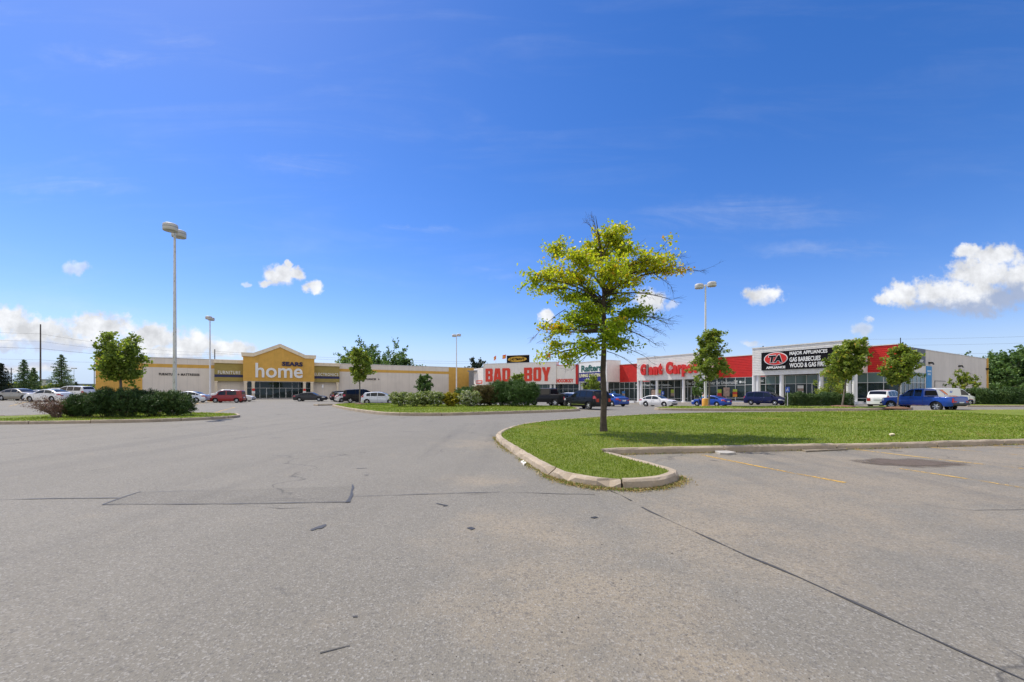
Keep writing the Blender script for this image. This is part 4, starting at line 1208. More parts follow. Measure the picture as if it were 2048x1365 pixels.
def appliance_shop():
    st = FT.mk('shop_building', 'end shop with a black sign panel, red oval emblem and a long grey side wall', 'shop')
    shop_shell(st, 0.0, END - .3)
    zb, zt = 4.0, 8.0
    fascia(st, 0.0, TAR, zb, zt, pitch=.25)
    x0, x1 = FT.S(1524.3), FT.S(1692); z0, z1 = 4.72, 7.3
    boxpart('sign_panel', x0, x1, -.22, -.004, z0, z1, M_BLKP, st)
    cx, cz = FT.S(1553), 6.28
    b = MB(); wall_prism(b, ellipse_pts(cx, cz, 1.62, .93), -.26, -.223); b.build('emblem', M_WHITE, st)
    b = MB(); wall_prism(b, ellipse_pts(cx, cz, 1.50, .83), -.29, -.263); b.build('emblem', M_REDL, st)
    letters('lettering', 'TA', cx - .98, cx + .98, cz - .58, cz + .58, -.31, .018, M_WHITE, st, bold=.085, shear=.15)
    letters('lettering', 'TA', cx - .90, cx + .90, cz - .50, cz + .50, -.335, .022, M_BLKP, st, bold=.05, shear=.15)
    letters('lettering', 'APPLIANCE', FT.S(1534), FT.S(1572.5), 4.88, 5.22, -.26, .037, M_WHITE, st, bold=.04)
    for k, (tx, u1) in enumerate((('MAJOR APPLIANCES', 1656.5), ('GAS BARBECUES', 1643), ('WOOD & GAS FIREPLACES', 1682.5))):
        za = 6.52 - .80 * k
        letters('lettering', tx, FT.S(1581), FT.S(u1), za, za + .62, -.26, .037, M_WHITE, st, bold=.022)
    ribbed('red_wall', TAR + .01, END, YR, 4.05, 7.39, M_RRIB, st)
    b = MB(); b.box(TAR + .01, END + .05, YR - .05, YR + .3, 7.392, 7.5); b.build('coping', M_FLASH, st)
    storefront(st, 0.0, TAR, 3.98, 1.45, 2.75, .70, doors=(4,), upper=M_GLASS2)
    storefront(st, TAR, END - .05, 4.03, 1.45, 2.75, .70, upper=M_GLASS2)
    for tx, u0, u1, zz, hh in (('LG', 1484, 1491.5, 3.0, .34), ('SC', 1521, 1528, 3.1, .34)):
        letters('window_lettering', tx, FT.S(u0, YR), FT.S(u1, YR), zz, zz + hh, YR - .02, .012, M_GREYL, st, bold=.02)
    c_ = FT.S(1480.5, YR) ; b = MB(); wall_prism(b, ellipse_pts(FT.S(1482, YR) - .1, 3.17, .2, .2, 20), YR - .02, YR - .008); b.build('window_emblem', M_GREYL, st)
    letters('window_lettering', 'decor', FT.S(1772, YR), FT.S(1796, YR), 2.95, 3.4, YR - .02, .012, M_WHITE, st, bold=.015)
    poster(st, FT.S(1601, YR), 1.2, 2.5, .8, [M_WHITE, M_PBEI, M_WHITE])
    columns(st, (1508.6, 1517, 1563.5, 1642.5, 1698, 1709.5), zb, r=.28)
    walkway(st, 0, END)
    x = FT.S(1709, .3); b = MB(); b.box(x - .9, x + .7, -.5, 1.0, -.3, .36); b.build('plinth', M_COLW, st)
    # side elevation
    xe = END
    gl = 8.3
    n = 6; w = gl / n
    MS = Matrix.Translation((xe, YR, 0)) @ Matrix.Rotation(math.radians(90), 4, 'Z')
    for k in range(n):
        a_ = .15 + k * w; b_ = a_ + w
        g_ = MB()
        for (za, zc, mi) in ((.2, 2.7, 0), (2.78, 4.0, 1)):
            g_.box(a_ + .04, b_ - .04, .05, .07, za, zc, mi, MS)
        wdw = g_.build('window', [M_GLASS, M_GLASS2], st)
        f = MB(); f.box(a_, a_ + .04, 0, .12, .15, 4.05, 0, MS); f.box(b_ - .04, b_ - .002, 0, .12, .15, 4.05, 0, MS)
        for zz in (.15, 2.7, 4.0): f.box(a_ + .042, b_ - .042, .004, .116, zz, zz + .08, 0, MS)
        f.build('frame', M_ALU, wdw)
    b = MB(); b.box(0.1, gl + .15, -.02, .25, 4.083, 5.0, 0, MS); b.build('band', M_WPAN, st)
    tag(boxpart('upper_band', xe - .25, xe + .05, YR + .31, YR + gl + .15, 5.003, 7.2, pm('dark_grey_panel', (.10, .10, .11), .5), st), 'dark grey panel band round the corner')
    letters('lettering', 'decor', 4.6, 7.6, 5.4, 5.9, -.08, .025, M_WHITE, st, bold=.02, M=MS)
    boxpart('base_wall', xe - .3, xe + .02, YR + .2, YR + gl + .15, -1, .15, M_COLW, st)
    boxpart('side_wall', xe - .3, xe, YR + gl + .17, YR + 38.7, -1.2, 7.1, M_GREYW2, st)
    b = MB(); b.box(xe - .35, xe + .06, YR + gl + .17, YR + 38.7, 7.102, 7.2); b.build('coping', M_FLASH, st)
    boxpart('corner_pier', xe + .003, xe + .14, YR + 38.3, YR + 38.8, -1.2, 7.25, M_OCH, st)
    # service details on the side wall
    for d in (gl + 1.4, gl + 14.5, gl + 29.5):
        b = MB(); b.box(d, d + .7, -.35, -.005, 5.35, 5.55, 0, MS); b.box(d + .3, d + .4, -.5, -.352, 5.2, 5.36, 0, MS); b.build('wall_light', M_BLKP, st)
    b = MB(); b.box(gl + 3.9, gl + 8.5, -.05, -.005, 3.05, 3.09, 0, MS); b.box(gl + 3.9, gl + 3.95, -.05, -.005, 2.2, 3.048, 0, MS); b.build('conduit', M_BLACKL, st)
    bn = MB(); bn.box(gl + .5, gl + 2.6, -.06, -.005, -.2, 5.0, 0, MS); ban = bn.build('banner', pm('banner_blue', (.03, .27, .62), .5), st)
    b = MB()
    for z0_, z1_, a0, a1 in ((4.2, 4.45, .8, 2.3), (3.8, 4.05, 1.0, 2.1), (.3, 1.6, .9, 2.3)):
        b.box(gl + a0, gl + a1, -.075, -.062, z0_, z1_, 0, MS)
    b.build('banner_print', pm('banner_pale', (.55, .68, .8), .5), ban)
    # roof vents
    b = MB(); b.cyl((xe - .4, YR + 1.2), .05, 6.9, 8.3, 10); b.cyl((xe - .35, YR + 1.8), .07, 6.9, 7.8, 10); b.build('roof_pipe', M_BLACKL, st)
    b = MB(); b.cyl((-2.0, YR + 3), .09, 6.8, 9.0, 10); b.build('roof_pipe', M_BLACKL, st)
appliance_shop()

# blue accessible-parking signs by the shops
def blue_sign(u, Y, label, z0=None):
    x, y = AT(u, Y)
    post_sign(x, y, pm('sign_blue', (.03, .10, .45), .4), label, 2.25, (.42, .62), rz=-.5, mark='P')
blue_sign(1325.5, 70, 'blue parking sign on a thin post behind the white sedan')
blue_sign(1575, 50, 'tilted blue parking sign on a post at the hedge end')

# far low sheds on the left horizon
M_FAR = pm('far_wall', (.30, .34, .38), .8); M_FAR2 = pm('far_wall_pale', (.55, .55, .53), .8)
def far_shed(u0, u1, v, Y, mat, label, depth=30, name='far_building'):
    x0, x1 = AT(u0, Y)[0], AT(u1, Y)[0]; z = ZV(v, Y)
    t = thing(name, label, 'building', ((x0 + x1) / 2, Y, -.9))
    w = (x1 - x0) / 2
    boxpart('wall', -w, w, 0, depth, -.5, z + .9, mat, t)
    b = MB(); b.box(-w - .4, w + .4, -.4, depth + .4, z + .902, z + 1.5); b.build('roof', M_ROOF, t)
    b = MB()
    for k in range(8):
        xx = -w + (k + .5) * 2 * w / 8
        b.box(xx - w / 11, xx + w / 11, -.06, -.003, z * .5 + .9, z * .8 + .9)
    b.build('window', M_DARKIN, t)
far_shed(-60, 165, 769.5, 330, M_FAR, 'long low blue-grey shed on the left horizon', name='warehouse')
far_shed(168, 200, 770, 420, M_FAR2, 'pale flat building just left of the ochre store end', name='warehouse')
def far_tower():
    x, y = AT(93, 300)
    t = thing('storage_tower', 'pale squat tower rising over the blue-grey shed', 'tower', (x, y, -.9))
    b = MB(); b.box(-1.9, 1.9, -1.9, 1.9, 0, ZV(761, 300) + .9); b.build('shaft', M_FAR2, t)
    b = MB(); b.box(-2.2, 2.2, -2.2, 2.2, ZV(761, 300) + .903, ZV(760, 300) + 1.2); b.build('cap', M_ROOF, t)
far_tower()
# ================================================================== vehicles
M_TYRE = pm('tyre_rubber', (0.018, 0.018, 0.019), 0.85)
M_RIM = pm('alloy_rim', (0.60, 0.60, 0.61), 0.3, metal=0.75)
M_HUB = pm('steel_hubcap', (0.45, 0.45, 0.46), 0.4, metal=0.6)
M_UNDER = pm('underbody', (0.012, 0.012, 0.013), 0.9)
M_TRIM = pm('black_trim', (0.022, 0.022, 0.023), 0.5)
M_CHROME = pm('chrome', (0.75, 0.75, 0.76), 0.12, metal=1.0)
M_TAIL = pm('tail_lamp', (0.42, 0.012, 0.012), 0.12, coat=1.0)
M_HEAD = pm('head_lamp', (0.62, 0.64, 0.66), 0.08, coat=1.0)
M_PLATE = pm('licence_plate', (0.7, 0.72, 0.76), 0.5)
M_CGL = glassmat('car_glass', (0.012, 0.016, 0.02), 0.16, 0.01)
M_CGL3 = pm('dark_rear_glass', (0.005, 0.006, 0.008), .3, spec=.03, var=.02)
M_CGL2 = glassmat('privacy_glass', (0.006, 0.007, 0.009), 0.03, 0.01)
def paint(name, col, metal=0.0, rough=0.35):
    dark = max(col) < 0.08
    return pm('paint_' + name, col, 0.45 if dark else rough, metal=metal, var=0.03, coat=0.22 if dark else (0.5 if col[2] > 3 * col[0] or col[0] > 3 * col[1] else 1.0), spec=0.15 if dark else 0.4, scale=1.0)

def interp(pts, x):
    """pts: (x, z) with x descending from the nose to the tail"""
    if x >= pts[0][0]: return pts[0][1]
    for (a, za), (b, zb) in zip(pts[:-1], pts[1:]):
        if x >= b:
            t = (a - x) / (a - b) if a != b else 1
            return za + (zb - za) * t
    return pts[-1][1]

class Car:
    def __init__(s, L, W, wf, wr, rw, prof, belt, z0=0.2, tumble=0.30, cowl=None, wins=(), roof=None, rear=None):
        s.L, s.W, s.wf, s.wr, s.rw, s.belt, s.z0, s.tumble = L, W, wf, wr, rw, belt, z0, tumble
        # soften the outline a little
        s.prof = prof
        s.ra = rw + 0.055
    def zt(s, x): return interp(s.prof, x)
    def zb(s, x):
        z = s.z0
        for xw in (s.wf, s.wr):
            d = abs(x - xw)
            if d < s.ra: z = max(z, s.rw + math.sqrt(max(0, s.ra ** 2 - d * d)))
        e = abs(2 * x / s.L)
        return z + 0.12 * max(0, (e - 0.9) / 0.1) ** 2
    def y(s, x, z):
        e = min(1.0, abs(2 * x / s.L))
        pl = 1 - 0.025 * e ** 2 - 0.15 * max(0, (e - 0.80) / 0.20) ** 2
        w = s.W / 2 * pl
        h = s.belt
        if z < h:
            t = (z - s.z0) / (h - s.z0)
            w *= 0.955 + 0.045 * math.sin(math.pi * min(1, max(0, t)) ** 0.8 * 0.9) + (0.012 if 0.28 < t < 0.62 else 0)
        else:
            w = w * 0.968 - (z - h) * s.tumble - 0.02
        return w

def build_car(name, label, cat, pos, heading, spec, paintm, group=None, lift=0.0):
    """heading: direction of travel, degrees anticlockwise from +X"""
    C = Car(spec['L'], spec['W'], spec['wf'], spec['wr'], spec['rw'], spec['prof'], spec['belt'], spec.get('z0', .2), spec.get('tumble', .3))
    t = thing(name, label, cat, (pos[0], pos[1], gz(*pos) + 0.004 + lift), math.radians(heading), group)
    L, W, rw = C.L, C.W, C.rw
    # ---- body
    xs = set(np.linspace(-L / 2, L / 2, 46)); xs |= {p[0] for p in C.prof}
    for xw in (C.wf, C.wr):
        xs |= {xw + C.ra * math.cos(a) for a in np.linspace(0, math.pi, 13)}; xs |= {xw - C.ra - 1e-3, xw + C.ra + 1e-3}
    xs = sorted(xs, reverse=True)
    bed = spec.get('bed')
    rows = []
    rr_ = 0.06
    for x in xs:
        zt, zb = C.zt(x), C.zb(x)
        r = min(rr_, (zt - zb) * .3)
        zl = zt - r
        zm = min(C.belt, zl)
        ring = [(x, C.y(x, zb + (zm - zb) * k / 6), zb + (zm - zb) * k / 6) for k in range(7)]
        ring += [(x, C.y(x, zm + (zl - zm) * k / 4 + 1e-5), zm + (zl - zm) * k / 4) for k in range(1, 5)]
        y0 = ring[-1][1]
        for a in (30, 60, 90):
            a_ = math.radians(a); ring.append((x, y0 - r * (1 - math.cos(a_)), zl + r * math.sin(a_)))
        yt = ring[-1][1]
        crown = 0.035 if not (bed and bed[1] <= x <= bed[0]) else 0
        top = [(x, yt * f, zt + crown * (1 - f * f)) for f in (.6, .2)]
        half = ring + top
        full = half + [(x, -y, z) for x, y, z in reversed(half)]
        rows.append(full)
    m = len(rows[0]); vs = [p for r in rows for p in r]; fs = []
    for i in range(len(rows) - 1):
        for j in range(m - 1):
            xm = (xs[i] + xs[i + 1]) / 2
            if bed and bed[1] < xm < bed[0] and 12 <= j < m - 13: continue
            fs.append((i * m + j, i * m + j + 1, (i + 1) * m + j + 1, (i + 1) * m + j))
    fs += [tuple(range(m)), tuple((len(rows) - 1) * m + j for j in range(m - 1, -1, -1))]
    b = MB(); b.add(vs, fs, 0, True)
    body = b.build('body', paintm, t)
    try:
        body.data.set_sharp_from_angle(angle=math.radians(38))
    except Exception: pass
    # underside, wheel wells
    b = MB(); b.box(-L / 2 + .12, L / 2 - .12, -W / 2 + .20, W / 2 - .20, C.z0 + .02, min(C.belt - .12, 2 * rw + .12)); b.build('underbody', M_UNDER, t)
    if bed:
        b = MB(); zb_ = C.zt((bed[0] + bed[1]) / 2)
        b.box(bed[1] + .06, bed[0] - .05, -W / 2 + .14, W / 2 - .14, C.belt - .10, C.belt - .07)
        b.build('bed_floor', M_UNDER, t)
    # ---- glass
    def strip_side(x0, x1, zlo, mat, nm, sgn, top_off=.085):
        vs = []; fs = []; n = 9; ok = []
        for k in range(n):
            x = x0 + (x1 - x0) * k / (n - 1)
            zh = C.zt(x) - top_off
            zl = zlo
            if zh < zl + .004: zh = zl + .004
            for q in range(4):
                z = zl + (zh - zl) * q / 3
                vs.append((x, sgn * (C.y(x, z + 1e-5) + .007), z))
        for k in range(n - 1):
            for q in range(3): fs.append((k * 4 + q, k * 4 + q + 1, k * 4 + q + 5, k * 4 + q + 4))
        b = MB(); b.add(vs, fs, 0, True); b.build(nm, mat, t)
    gmat = spec.get('glass', M_CGL)
    for (x0, x1, mt) in spec['wins']:
        for sgn in (1, -1): strip_side(x0, x1, C.belt + .035, mt or gmat, 'window', sgn)
    def strip_top(xa, xb, nm, mat, pad=.10):
        vs = []; fs = []; n = 7
        for k in range(n):
            x = xa + (xb - xa) * k / (n - 1); z = C.zt(x)
            y = C.y(x, max(C.belt, z - .06)) - pad
            for f in (-1, -.5, 0, .5, 1): vs.append((x, y * f, z + .012 + .035 * (1 - f * f * .8)))
        for k in range(n - 1):
            for q in range(4): fs.append((k * 5 + q, k * 5 + q + 1, k * 5 + q + 6, k * 5 + q + 5))
        b = MB(); b.add(vs, fs, 0, True); return b.build(nm, mat, t)
    if spec.get('ws'): strip_top(*spec['ws'], 'windshield', M_CGL)
    if spec.get('rg'): strip_top(*spec['rg'], 'rear_window', gmat)
    if spec.get('rgv'):     # upright rear glass
        x, z0_, z1_ = spec['rgv']
        b = MB(); w0 = C.y(x, z0_ + .01) - .12; w1 = C.y(x, z1_) - .14
        b.add([(x - .02, -w0, z0_), (x - .02, w0, z0_), (x - .015 + spec.get('rgl', 0), w1, z1_), (x - .015 + spec.get('rgl', 0), -w1, z1_)], [(0, 1, 2, 3)]); b.build('rear_window', M_CGL3, t)
    # ---- wheels
    rim = spec.get('rim', M_RIM)
    for xw in (C.wf, C.wr):
        for sgn in (1, -1):
            yo = sgn * (W / 2 * .975 - .11)
            M = Matrix.Translation((xw, yo, rw)) @ Matrix.Rotation(-sgn * math.pi / 2, 4, 'X')
            b = MB(); b.lathe([(rw * .62, -.10), (rw * .93, -.11), (rw, -.085), (rw, .085), (rw * .93, .11), (rw * .66, .10), (rw * .62, .06)], 26, M)
            wh = b.build('wheel', M_TYRE, t)
            b = MB(); b.lathe([(rw * .655, .098), (rw * .60, .105), (rw * .57, .05), (.03, .04), (.0, .04)], 26, M, 1)
            ns = spec.get('spokes', 5)
            for k in range(ns):
                MM = M @ Matrix.Rotation(2 * math.pi * k / ns, 4, 'Z')
                b.box(.02, rw * .60, -.045, .045, .045, .095, 0, MM)
            b.lathe([(.07, .06), (.07, .105), (.0, .108)], 12, M)
            b.build('rim', [rim, M_TRIM if spec.get('spokes', 5) < 9 else M_HUB], wh)
    # ---- lamps, trim
    def patch(nm, mat, x0, x1, z0_, z1_, sides=(1, -1), off=.010, n=6):
        """a lens that follows the body side from x0 to x1"""
        for sgn in sides:
            vs = []; fs = []
            for k in range(n):
                x = x0 + (x1 - x0) * k / (n - 1)
                zz = (z0_, (z0_ + z1_) / 2, min(z1_, C.zt(x) - .02))
                for z in zz: vs.append((x, sgn * (C.y(x, z) + off), z))
            for k in range(n - 1):
                for q in range(2): fs.append((k * 3 + q, k * 3 + q + 1, k * 3 + q + 4, k * 3 + q + 3))
            # and round on to the end face
            xe = x1; ye = C.y(xe, (z0_ + z1_) / 2)
            dx = .012 if xe > 0 else -.012
            o = len(vs)
            zz1 = min(z1_, C.zt(xe) - .02)
            vs += [(xe + dx, sgn * (ye + off), z0_), (xe + dx, sgn * (ye + off), zz1), (xe + dx, sgn * (ye - .26), z0_ + .02), (xe + dx, sgn * (ye - .26), zz1 - .01)]
            fs.append((o, o + 1, o + 3, o + 2))
            b = MB(); b.add(vs, fs); b.build(nm, mat, t)
    h0, h1, hx = spec['head']; patch('headlight', M_HEAD, hx, L / 2 - .005, h0, h1)
    t0, t1, tx = spec['tail']; patch('taillight', M_TAIL, tx, -L / 2 + .005, t0, t1)
    b = MB(); yf = C.y(L / 2, .55)
    b.box(L / 2 + .004, L / 2 + .022, -yf + .3, yf - .3, h0 - .02, h1 - .03); b.box(L / 2 + .004, L / 2 + .03, -yf + .12, yf - .12, C.z0 + .15, C.z0 + .27); b.build('grille', M_TRIM, t)
    b = MB(); b.box(-L / 2 - .024, -L / 2 - .006, -.26, .26, t0 - .16 if t0 > .75 else .62, (t0 - .16 if t0 > .75 else .62) + .15); b.build('licence_plate', M_PLATE, t)
    xm = spec.get('mx', spec['wins'][0][0] - .12)
    for sgn in (1, -1):
        b = MB(); ym = C.y(xm, C.belt + .06)
        Mm = Matrix.Translation((xm, sgn * (ym + .10), C.belt + .10))
        bm_ = bmesh.new(); bmesh.ops.create_uvsphere(bm_, u_segments=10, v_segments=6, radius=1)
        ix = {v: i for i, v in enumerate(bm_.verts)}
        b.add([tuple(Mm @ Vector((v.co.x * .07, v.co.y * .12, v.co.z * .075))) for v in bm_.verts], [tuple(ix[v] for v in f.verts) for f in bm_.faces], 0, True); bm_.free()
        b.build('mirror', paintm if not spec.get('blackmirror') else M_TRIM, t)
    # door shuts and handles
    for x in spec.get('shuts', ()):
        b = MB()
        for sgn in (1, -1):
            zs = np.linspace(C.zb(x) + .08, C.belt + .01, 7); vs = []
            for z in zs: vs += [(x - .008, sgn * (C.y(x - .008, z) + .003), z), (x + .008, sgn * (C.y(x + .008, z) + .003), z)]
            b.add(vs, [(2 * k, 2 * k + 1, 2 * k + 3, 2 * k + 2) for k in range(6)])
        b.build('door_gap', M_TRIM, t)
    for x in spec.get('handles', ()):
        for sgn in (1, -1):
            z = C.belt - .09; yy = C.y(x, z)
            b = MB(); b.box(x - .09, x + .09, sgn * yy - .01, sgn * yy + .01, z - .018, z + .018) if False else b.box(x - .09, x + .09, min(sgn * (yy + .003), sgn * (yy + .032)), max(sgn * (yy + .003), sgn * (yy + .032)), z - .018, z + .018)
            b.build('door_handle', spec.get('hmat', paintm), t)
    if spec.get('rail'):
        for sgn in (1, -1):
            xa, xb = spec['rail']
            b = MB(); b.tube([(xa + (xb - xa) * k / 6, sgn * (C.y(0, C.zt(0) - .05) - .10), C.zt(xa + (xb - xa) * k / 6) + .07) for k in range(7)], .022, 6); b.build('roof_rail', spec.get('railmat', M_CHROME), t)
    if spec.get('clad'):
        for sgn in (1, -1):
            b = MB(); x0, x1 = C.wr + C.ra + .06, C.wf - C.ra - .06; vs = []
            for k in range(8):
                x = x0 + (x1 - x0) * k / 7
                for z in (spec['clad'][0], spec['clad'][1]): vs.append((x, sgn * (C.y(x, z) + .012), z))
            b.add(vs, [(2 * k, 2 * k + 1, 2 * k + 3, 2 * k + 2) for k in range(7)])
            b.build('side_strip', spec.get('cladmat', M_CHROME), t)
    if spec.get('bumper'):
        for e in (1, -1):
            b = MB(); bz0, bz1 = spec['bumper']; yb = W / 2 * .88
            b.box(min(e * (L / 2 - .06), e * (L / 2 + .10)), max(e * (L / 2 - .06), e * (L / 2 + .10)), -yb, yb, bz0, bz1); b.build('bumper', spec.get('bmat', M_CHROME), t)
    return t, C

# ------------------------------------------------------------------ body types
def sedan(L=4.75, W=1.80, H=1.45, cpe=0):
    h = L / 2; k = H / 1.45
    return dict(L=L, W=W, wf=h - .92, wr=-h + 1.02, rw=.325, belt=.93 * k, z0=.2,
        prof=[(h, .60), (h - .03, .70), (h - .18, .79), (h - .55, .89), (h - 1.15, .965 * k), (h - 1.28, 1.0 * k), (h - 1.62, 1.20 * k), (h - 2.02, 1.385 * k), (h - 2.35, 1.445 * k), (h - 2.75, 1.45 * k), (h - 3.15, 1.42 * k), (h - 3.5, 1.34 * k), (h - 3.85, 1.19 * k), (h - 4.12, 1.06 * k) if L > 4.6 else (h - 4.05, 1.08 * k), (-h + .35, 1.035 * k), (-h + .10, 1.0 * k), (-h + .02, .86), (-h, .6)],
        wins=[(h - 1.62, h - 2.62, None), (h - 2.70, h - 3.55, None), (h - 3.60, h - 3.92, None)], ws=(h - 1.33, h - 2.0), rg=(h - 3.28, h - 4.0), head=(.62, .76, h - .45), tail=(.76, .94, -h + .42), shuts=(h - 1.45, h - 2.66, h - 3.62), handles=(h - 2.45, h - 3.42), mx=h - 1.62)
def hatch(L=4.3, W=1.72, H=1.53):
    h = L / 2; k = H / 1.53
    return dict(L=L, W=W, wf=h - .85, wr=-h + .75, rw=.315, belt=.98 * k, z0=.2,
        prof=[(h, .62), (h - .03, .74), (h - .2, .86), (h - .8, 1.02 * k), (h - 1.0, 1.08 * k), (h - 1.45, 1.32 * k), (h - 1.85, 1.47 * k), (h - 2.3, 1.53 * k), (h - 3.0, 1.52 * k), (h - 3.6, 1.46 * k), (-h + .48, 1.42 * k), (-h + .22, 1.12 * k), (-h + .08, 1.0 * k), (-h + .02, .85), (-h, .5)],
        wins=[(h - 1.35, h - 2.35, None), (h - 2.43, h - 3.2, None), (h - 3.27, h - 3.72, None)], ws=(h - 1.05, h - 1.83), rg=(-h + .46, -h + .24), head=(.66, .84, h - .6), tail=(.86, 1.14, -h + .34), shuts=(h - 1.22, h - 2.39, h - 3.3), handles=(h - 2.2, h - 3.1), mx=h - 1.4)
def suv(L=4.7, W=1.9, H=1.70, box=False, glass=None):
    h = L / 2; k = H / 1.7; bb = .10 if box else .30
    return dict(L=L, W=W, wf=h - .92, wr=-h + .95, rw=.36, belt=1.08 * k, z0=.26, tumble=.26, glass=glass or M_CGL2,
        prof=[(h, .70), (h - .03, .85), (h - .15, .98), (h - .9, 1.09 * k), (h - 1.1, 1.13 * k), (h - 1.55, 1.42 * k), (h - 1.95, 1.63 * k), (h - 2.4, 1.70 * k), (h - 3.2, 1.695 * k), (-h + .55, 1.63 * k), (-h + bb + .05, 1.57 * k), (-h + bb * .55, 1.25 * k), (-h + .04, 1.0 * k), (-h + .01, .85), (-h, .55)],
        wins=[(h - 1.55, h - 2.5, None), (h - 2.58, h - 3.4, None), (h - 3.48, -h + .5, None)], ws=(h - 1.16, h - 1.93), rg=(-h + bb + .06, -h + bb * .6), rgv=None, head=(.78, .95, h - .45), tail=(.95, 1.20, -h + .32), shuts=(h - 1.35, h - 2.54, h - 3.44), handles=(h - 2.35, h - 3.25), mx=h - 1.5, spokes=5, z=0)
def boxcar(L=3.99, W=1.70, H=1.65):
    h = L / 2
    return dict(L=L, W=W, wf=h - .78, wr=-h + .66, rw=.31, belt=1.0, z0=.2, tumble=.10,
        prof=[(h, .66), (h - .03, .84), (h - .15, .95), (h - .72, 1.04), (h - .86, 1.10), (h - 1.22, 1.50), (h - 1.42, 1.61), (h - 1.8, 1.65), (h - 3.0, 1.65), (-h + .2, 1.62), (-h + .09, 1.50), (-h + .05, 1.1), (-h + .01, .8), (-h, .5)],
        wins=[(h - 1.12, h - 2.0, None), (h - 2.15, h - 3.3, M_CGL2)], ws=(h - .9, h - 1.4), rg=(-h + .10, -h + .055), head=(.70, .88, h - .35), tail=(.62, .82, -h + .18), shuts=(h - 1.06, h - 2.08, h - 3.0), handles=(h - 1.9, h - 2.85), mx=h - 1.05)
def minivan(L=5.0, W=1.95, H=1.75):
    h = L / 2
    return dict(L=L, W=W, wf=h - .95, wr=-h + 1.02, rw=.335, belt=1.05, z0=.22, tumble=.27, glass=M_CGL2,
        prof=[(h, .58), (h - .04, .72), (h - .2, .82), (h - .75, .98), (h - .95, 1.06), (h - 1.4, 1.33), (h - 1.9, 1.60), (h - 2.3, 1.71), (h - 2.8, 1.75), (h - 3.8, 1.74), (-h + .6, 1.68), (-h + .4, 1.62), (-h + .18, 1.2), (-h + .06, 1.0), (-h + .01, .8), (-h, .45)],
        wins=[(h - 1.25, h - 2.35, M_CGL), (h - 2.44, h - 3.55, None), (h - 3.63, -h + .5, None)], ws=(h - 1.0, h - 1.88), rg=(-h + .41, -h + .2), head=(.66, .82, h - .5), tail=(.95, 1.2, -h + .2), shuts=(h - 1.3, h - 2.4, h - 3.6), handles=(h - 2.25, h - 2.6), clad=(.50, .56), hmat=M_CHROME, mx=h - 1.35)
def pickup(L=5.2, W=1.80, H=1.80, cab=(0.62, -0.62), nose=1.12, bedz=1.16):
    h = L / 2; a, b_ = cab
    return dict(L=L, W=W, wf=h - .85, wr=-h + 1.12, rw=.39, belt=1.16, z0=.42, tumble=.26, glass=M_CGL2, bed=(b_ - .05, -h + .07),
        prof=[(h, .70), (h - .03, .92), (h - .12, 1.04), (a + .62, nose), (a + .48, nose + .05), (a + .02, 1.62), (a - .22, H - .03), (a - .5, H), (b_ + .15, H - .01), (b_ + .06, H - .06), (b_ - .02, 1.24), (b_ - .035, bedz), (-h + .05, bedz), (-h + .01, bedz - .05), (-h, .62)],
        wins=[(a + .22, a - .50, M_CGL), (a - .58, b_ + .16, None)], ws=(a + .46, a), rgv=(b_ - .04, 1.26, H - .14), rgl=.055, head=(.80, 1.0, h - .28), tail=(.72, 1.04, -h + .12), shuts=(a + .42, a - .54, b_ + .01), handles=(a - .38,), hmat=M_TRIM, mx=a + .28, bumper=(.52, .68), spokes=6)

def cargo_van(L=5.2, W=1.95, H=1.95):
    h = L / 2
    return dict(L=L, W=W, wf=h - .85, wr=-h + 1.05, rw=.35, belt=1.15, z0=.25, tumble=.15, glass=M_CGL,
        prof=[(h, .62), (h - .03, .85), (h - .2, .98), (h - .62, 1.12), (h - .75, 1.17), (h - 1.3, 1.68), (h - 1.6, 1.86), (h - 2.0, 1.94), (h - 3.5, 1.95), (-h + .2, 1.92), (-h + .05, 1.8), (-h + .01, 1.0), (-h, .5)],
        wins=[(h - 1.0, h - 1.85, None)], ws=(h - .8, h - 1.55), head=(.72, .92, h - .35), tail=(.85, 1.25, -h + .14), shuts=(h - .95, h - 1.95, h - 3.1), handles=(h - 1.8,), mx=h - 1.05)

W1 = paint('white', (0.78, 0.78, 0.77)); SILV = paint('silver', (0.52, 0.54, 0.58), .45); PALES = paint('pale_silver', (0.60, 0.64, 0.70), .35)
TAN = paint('taupe', (0.27, 0.25, 0.215), .4); RED = paint('dark_red', (0.27, 0.006, 0.008)); GREYD = paint('charcoal', (0.050, 0.052, 0.055), .35)
BLACK = paint('black', (0.010, 0.010, 0.012)); DKBL = paint('dark_slate', (0.010, 0.011, 0.014), .0); NAVY = paint('navy', (0.008, 0.012, 0.060), .2)
BLUE = paint('bright_blue', (0.006, 0.055, 0.34), .1); BLUE2 = paint('royal_blue', (0.008, 0.05, 0.30), .1)

def C_(name, label, cat, u, Y, hd, spec, pt, group='vehicles parked in the lot', **k):
    spec = dict(spec); spec.update(k.pop('over', {}))
    return build_car(name, label, cat, AT(u, Y), hd, spec, pt, group, **k)

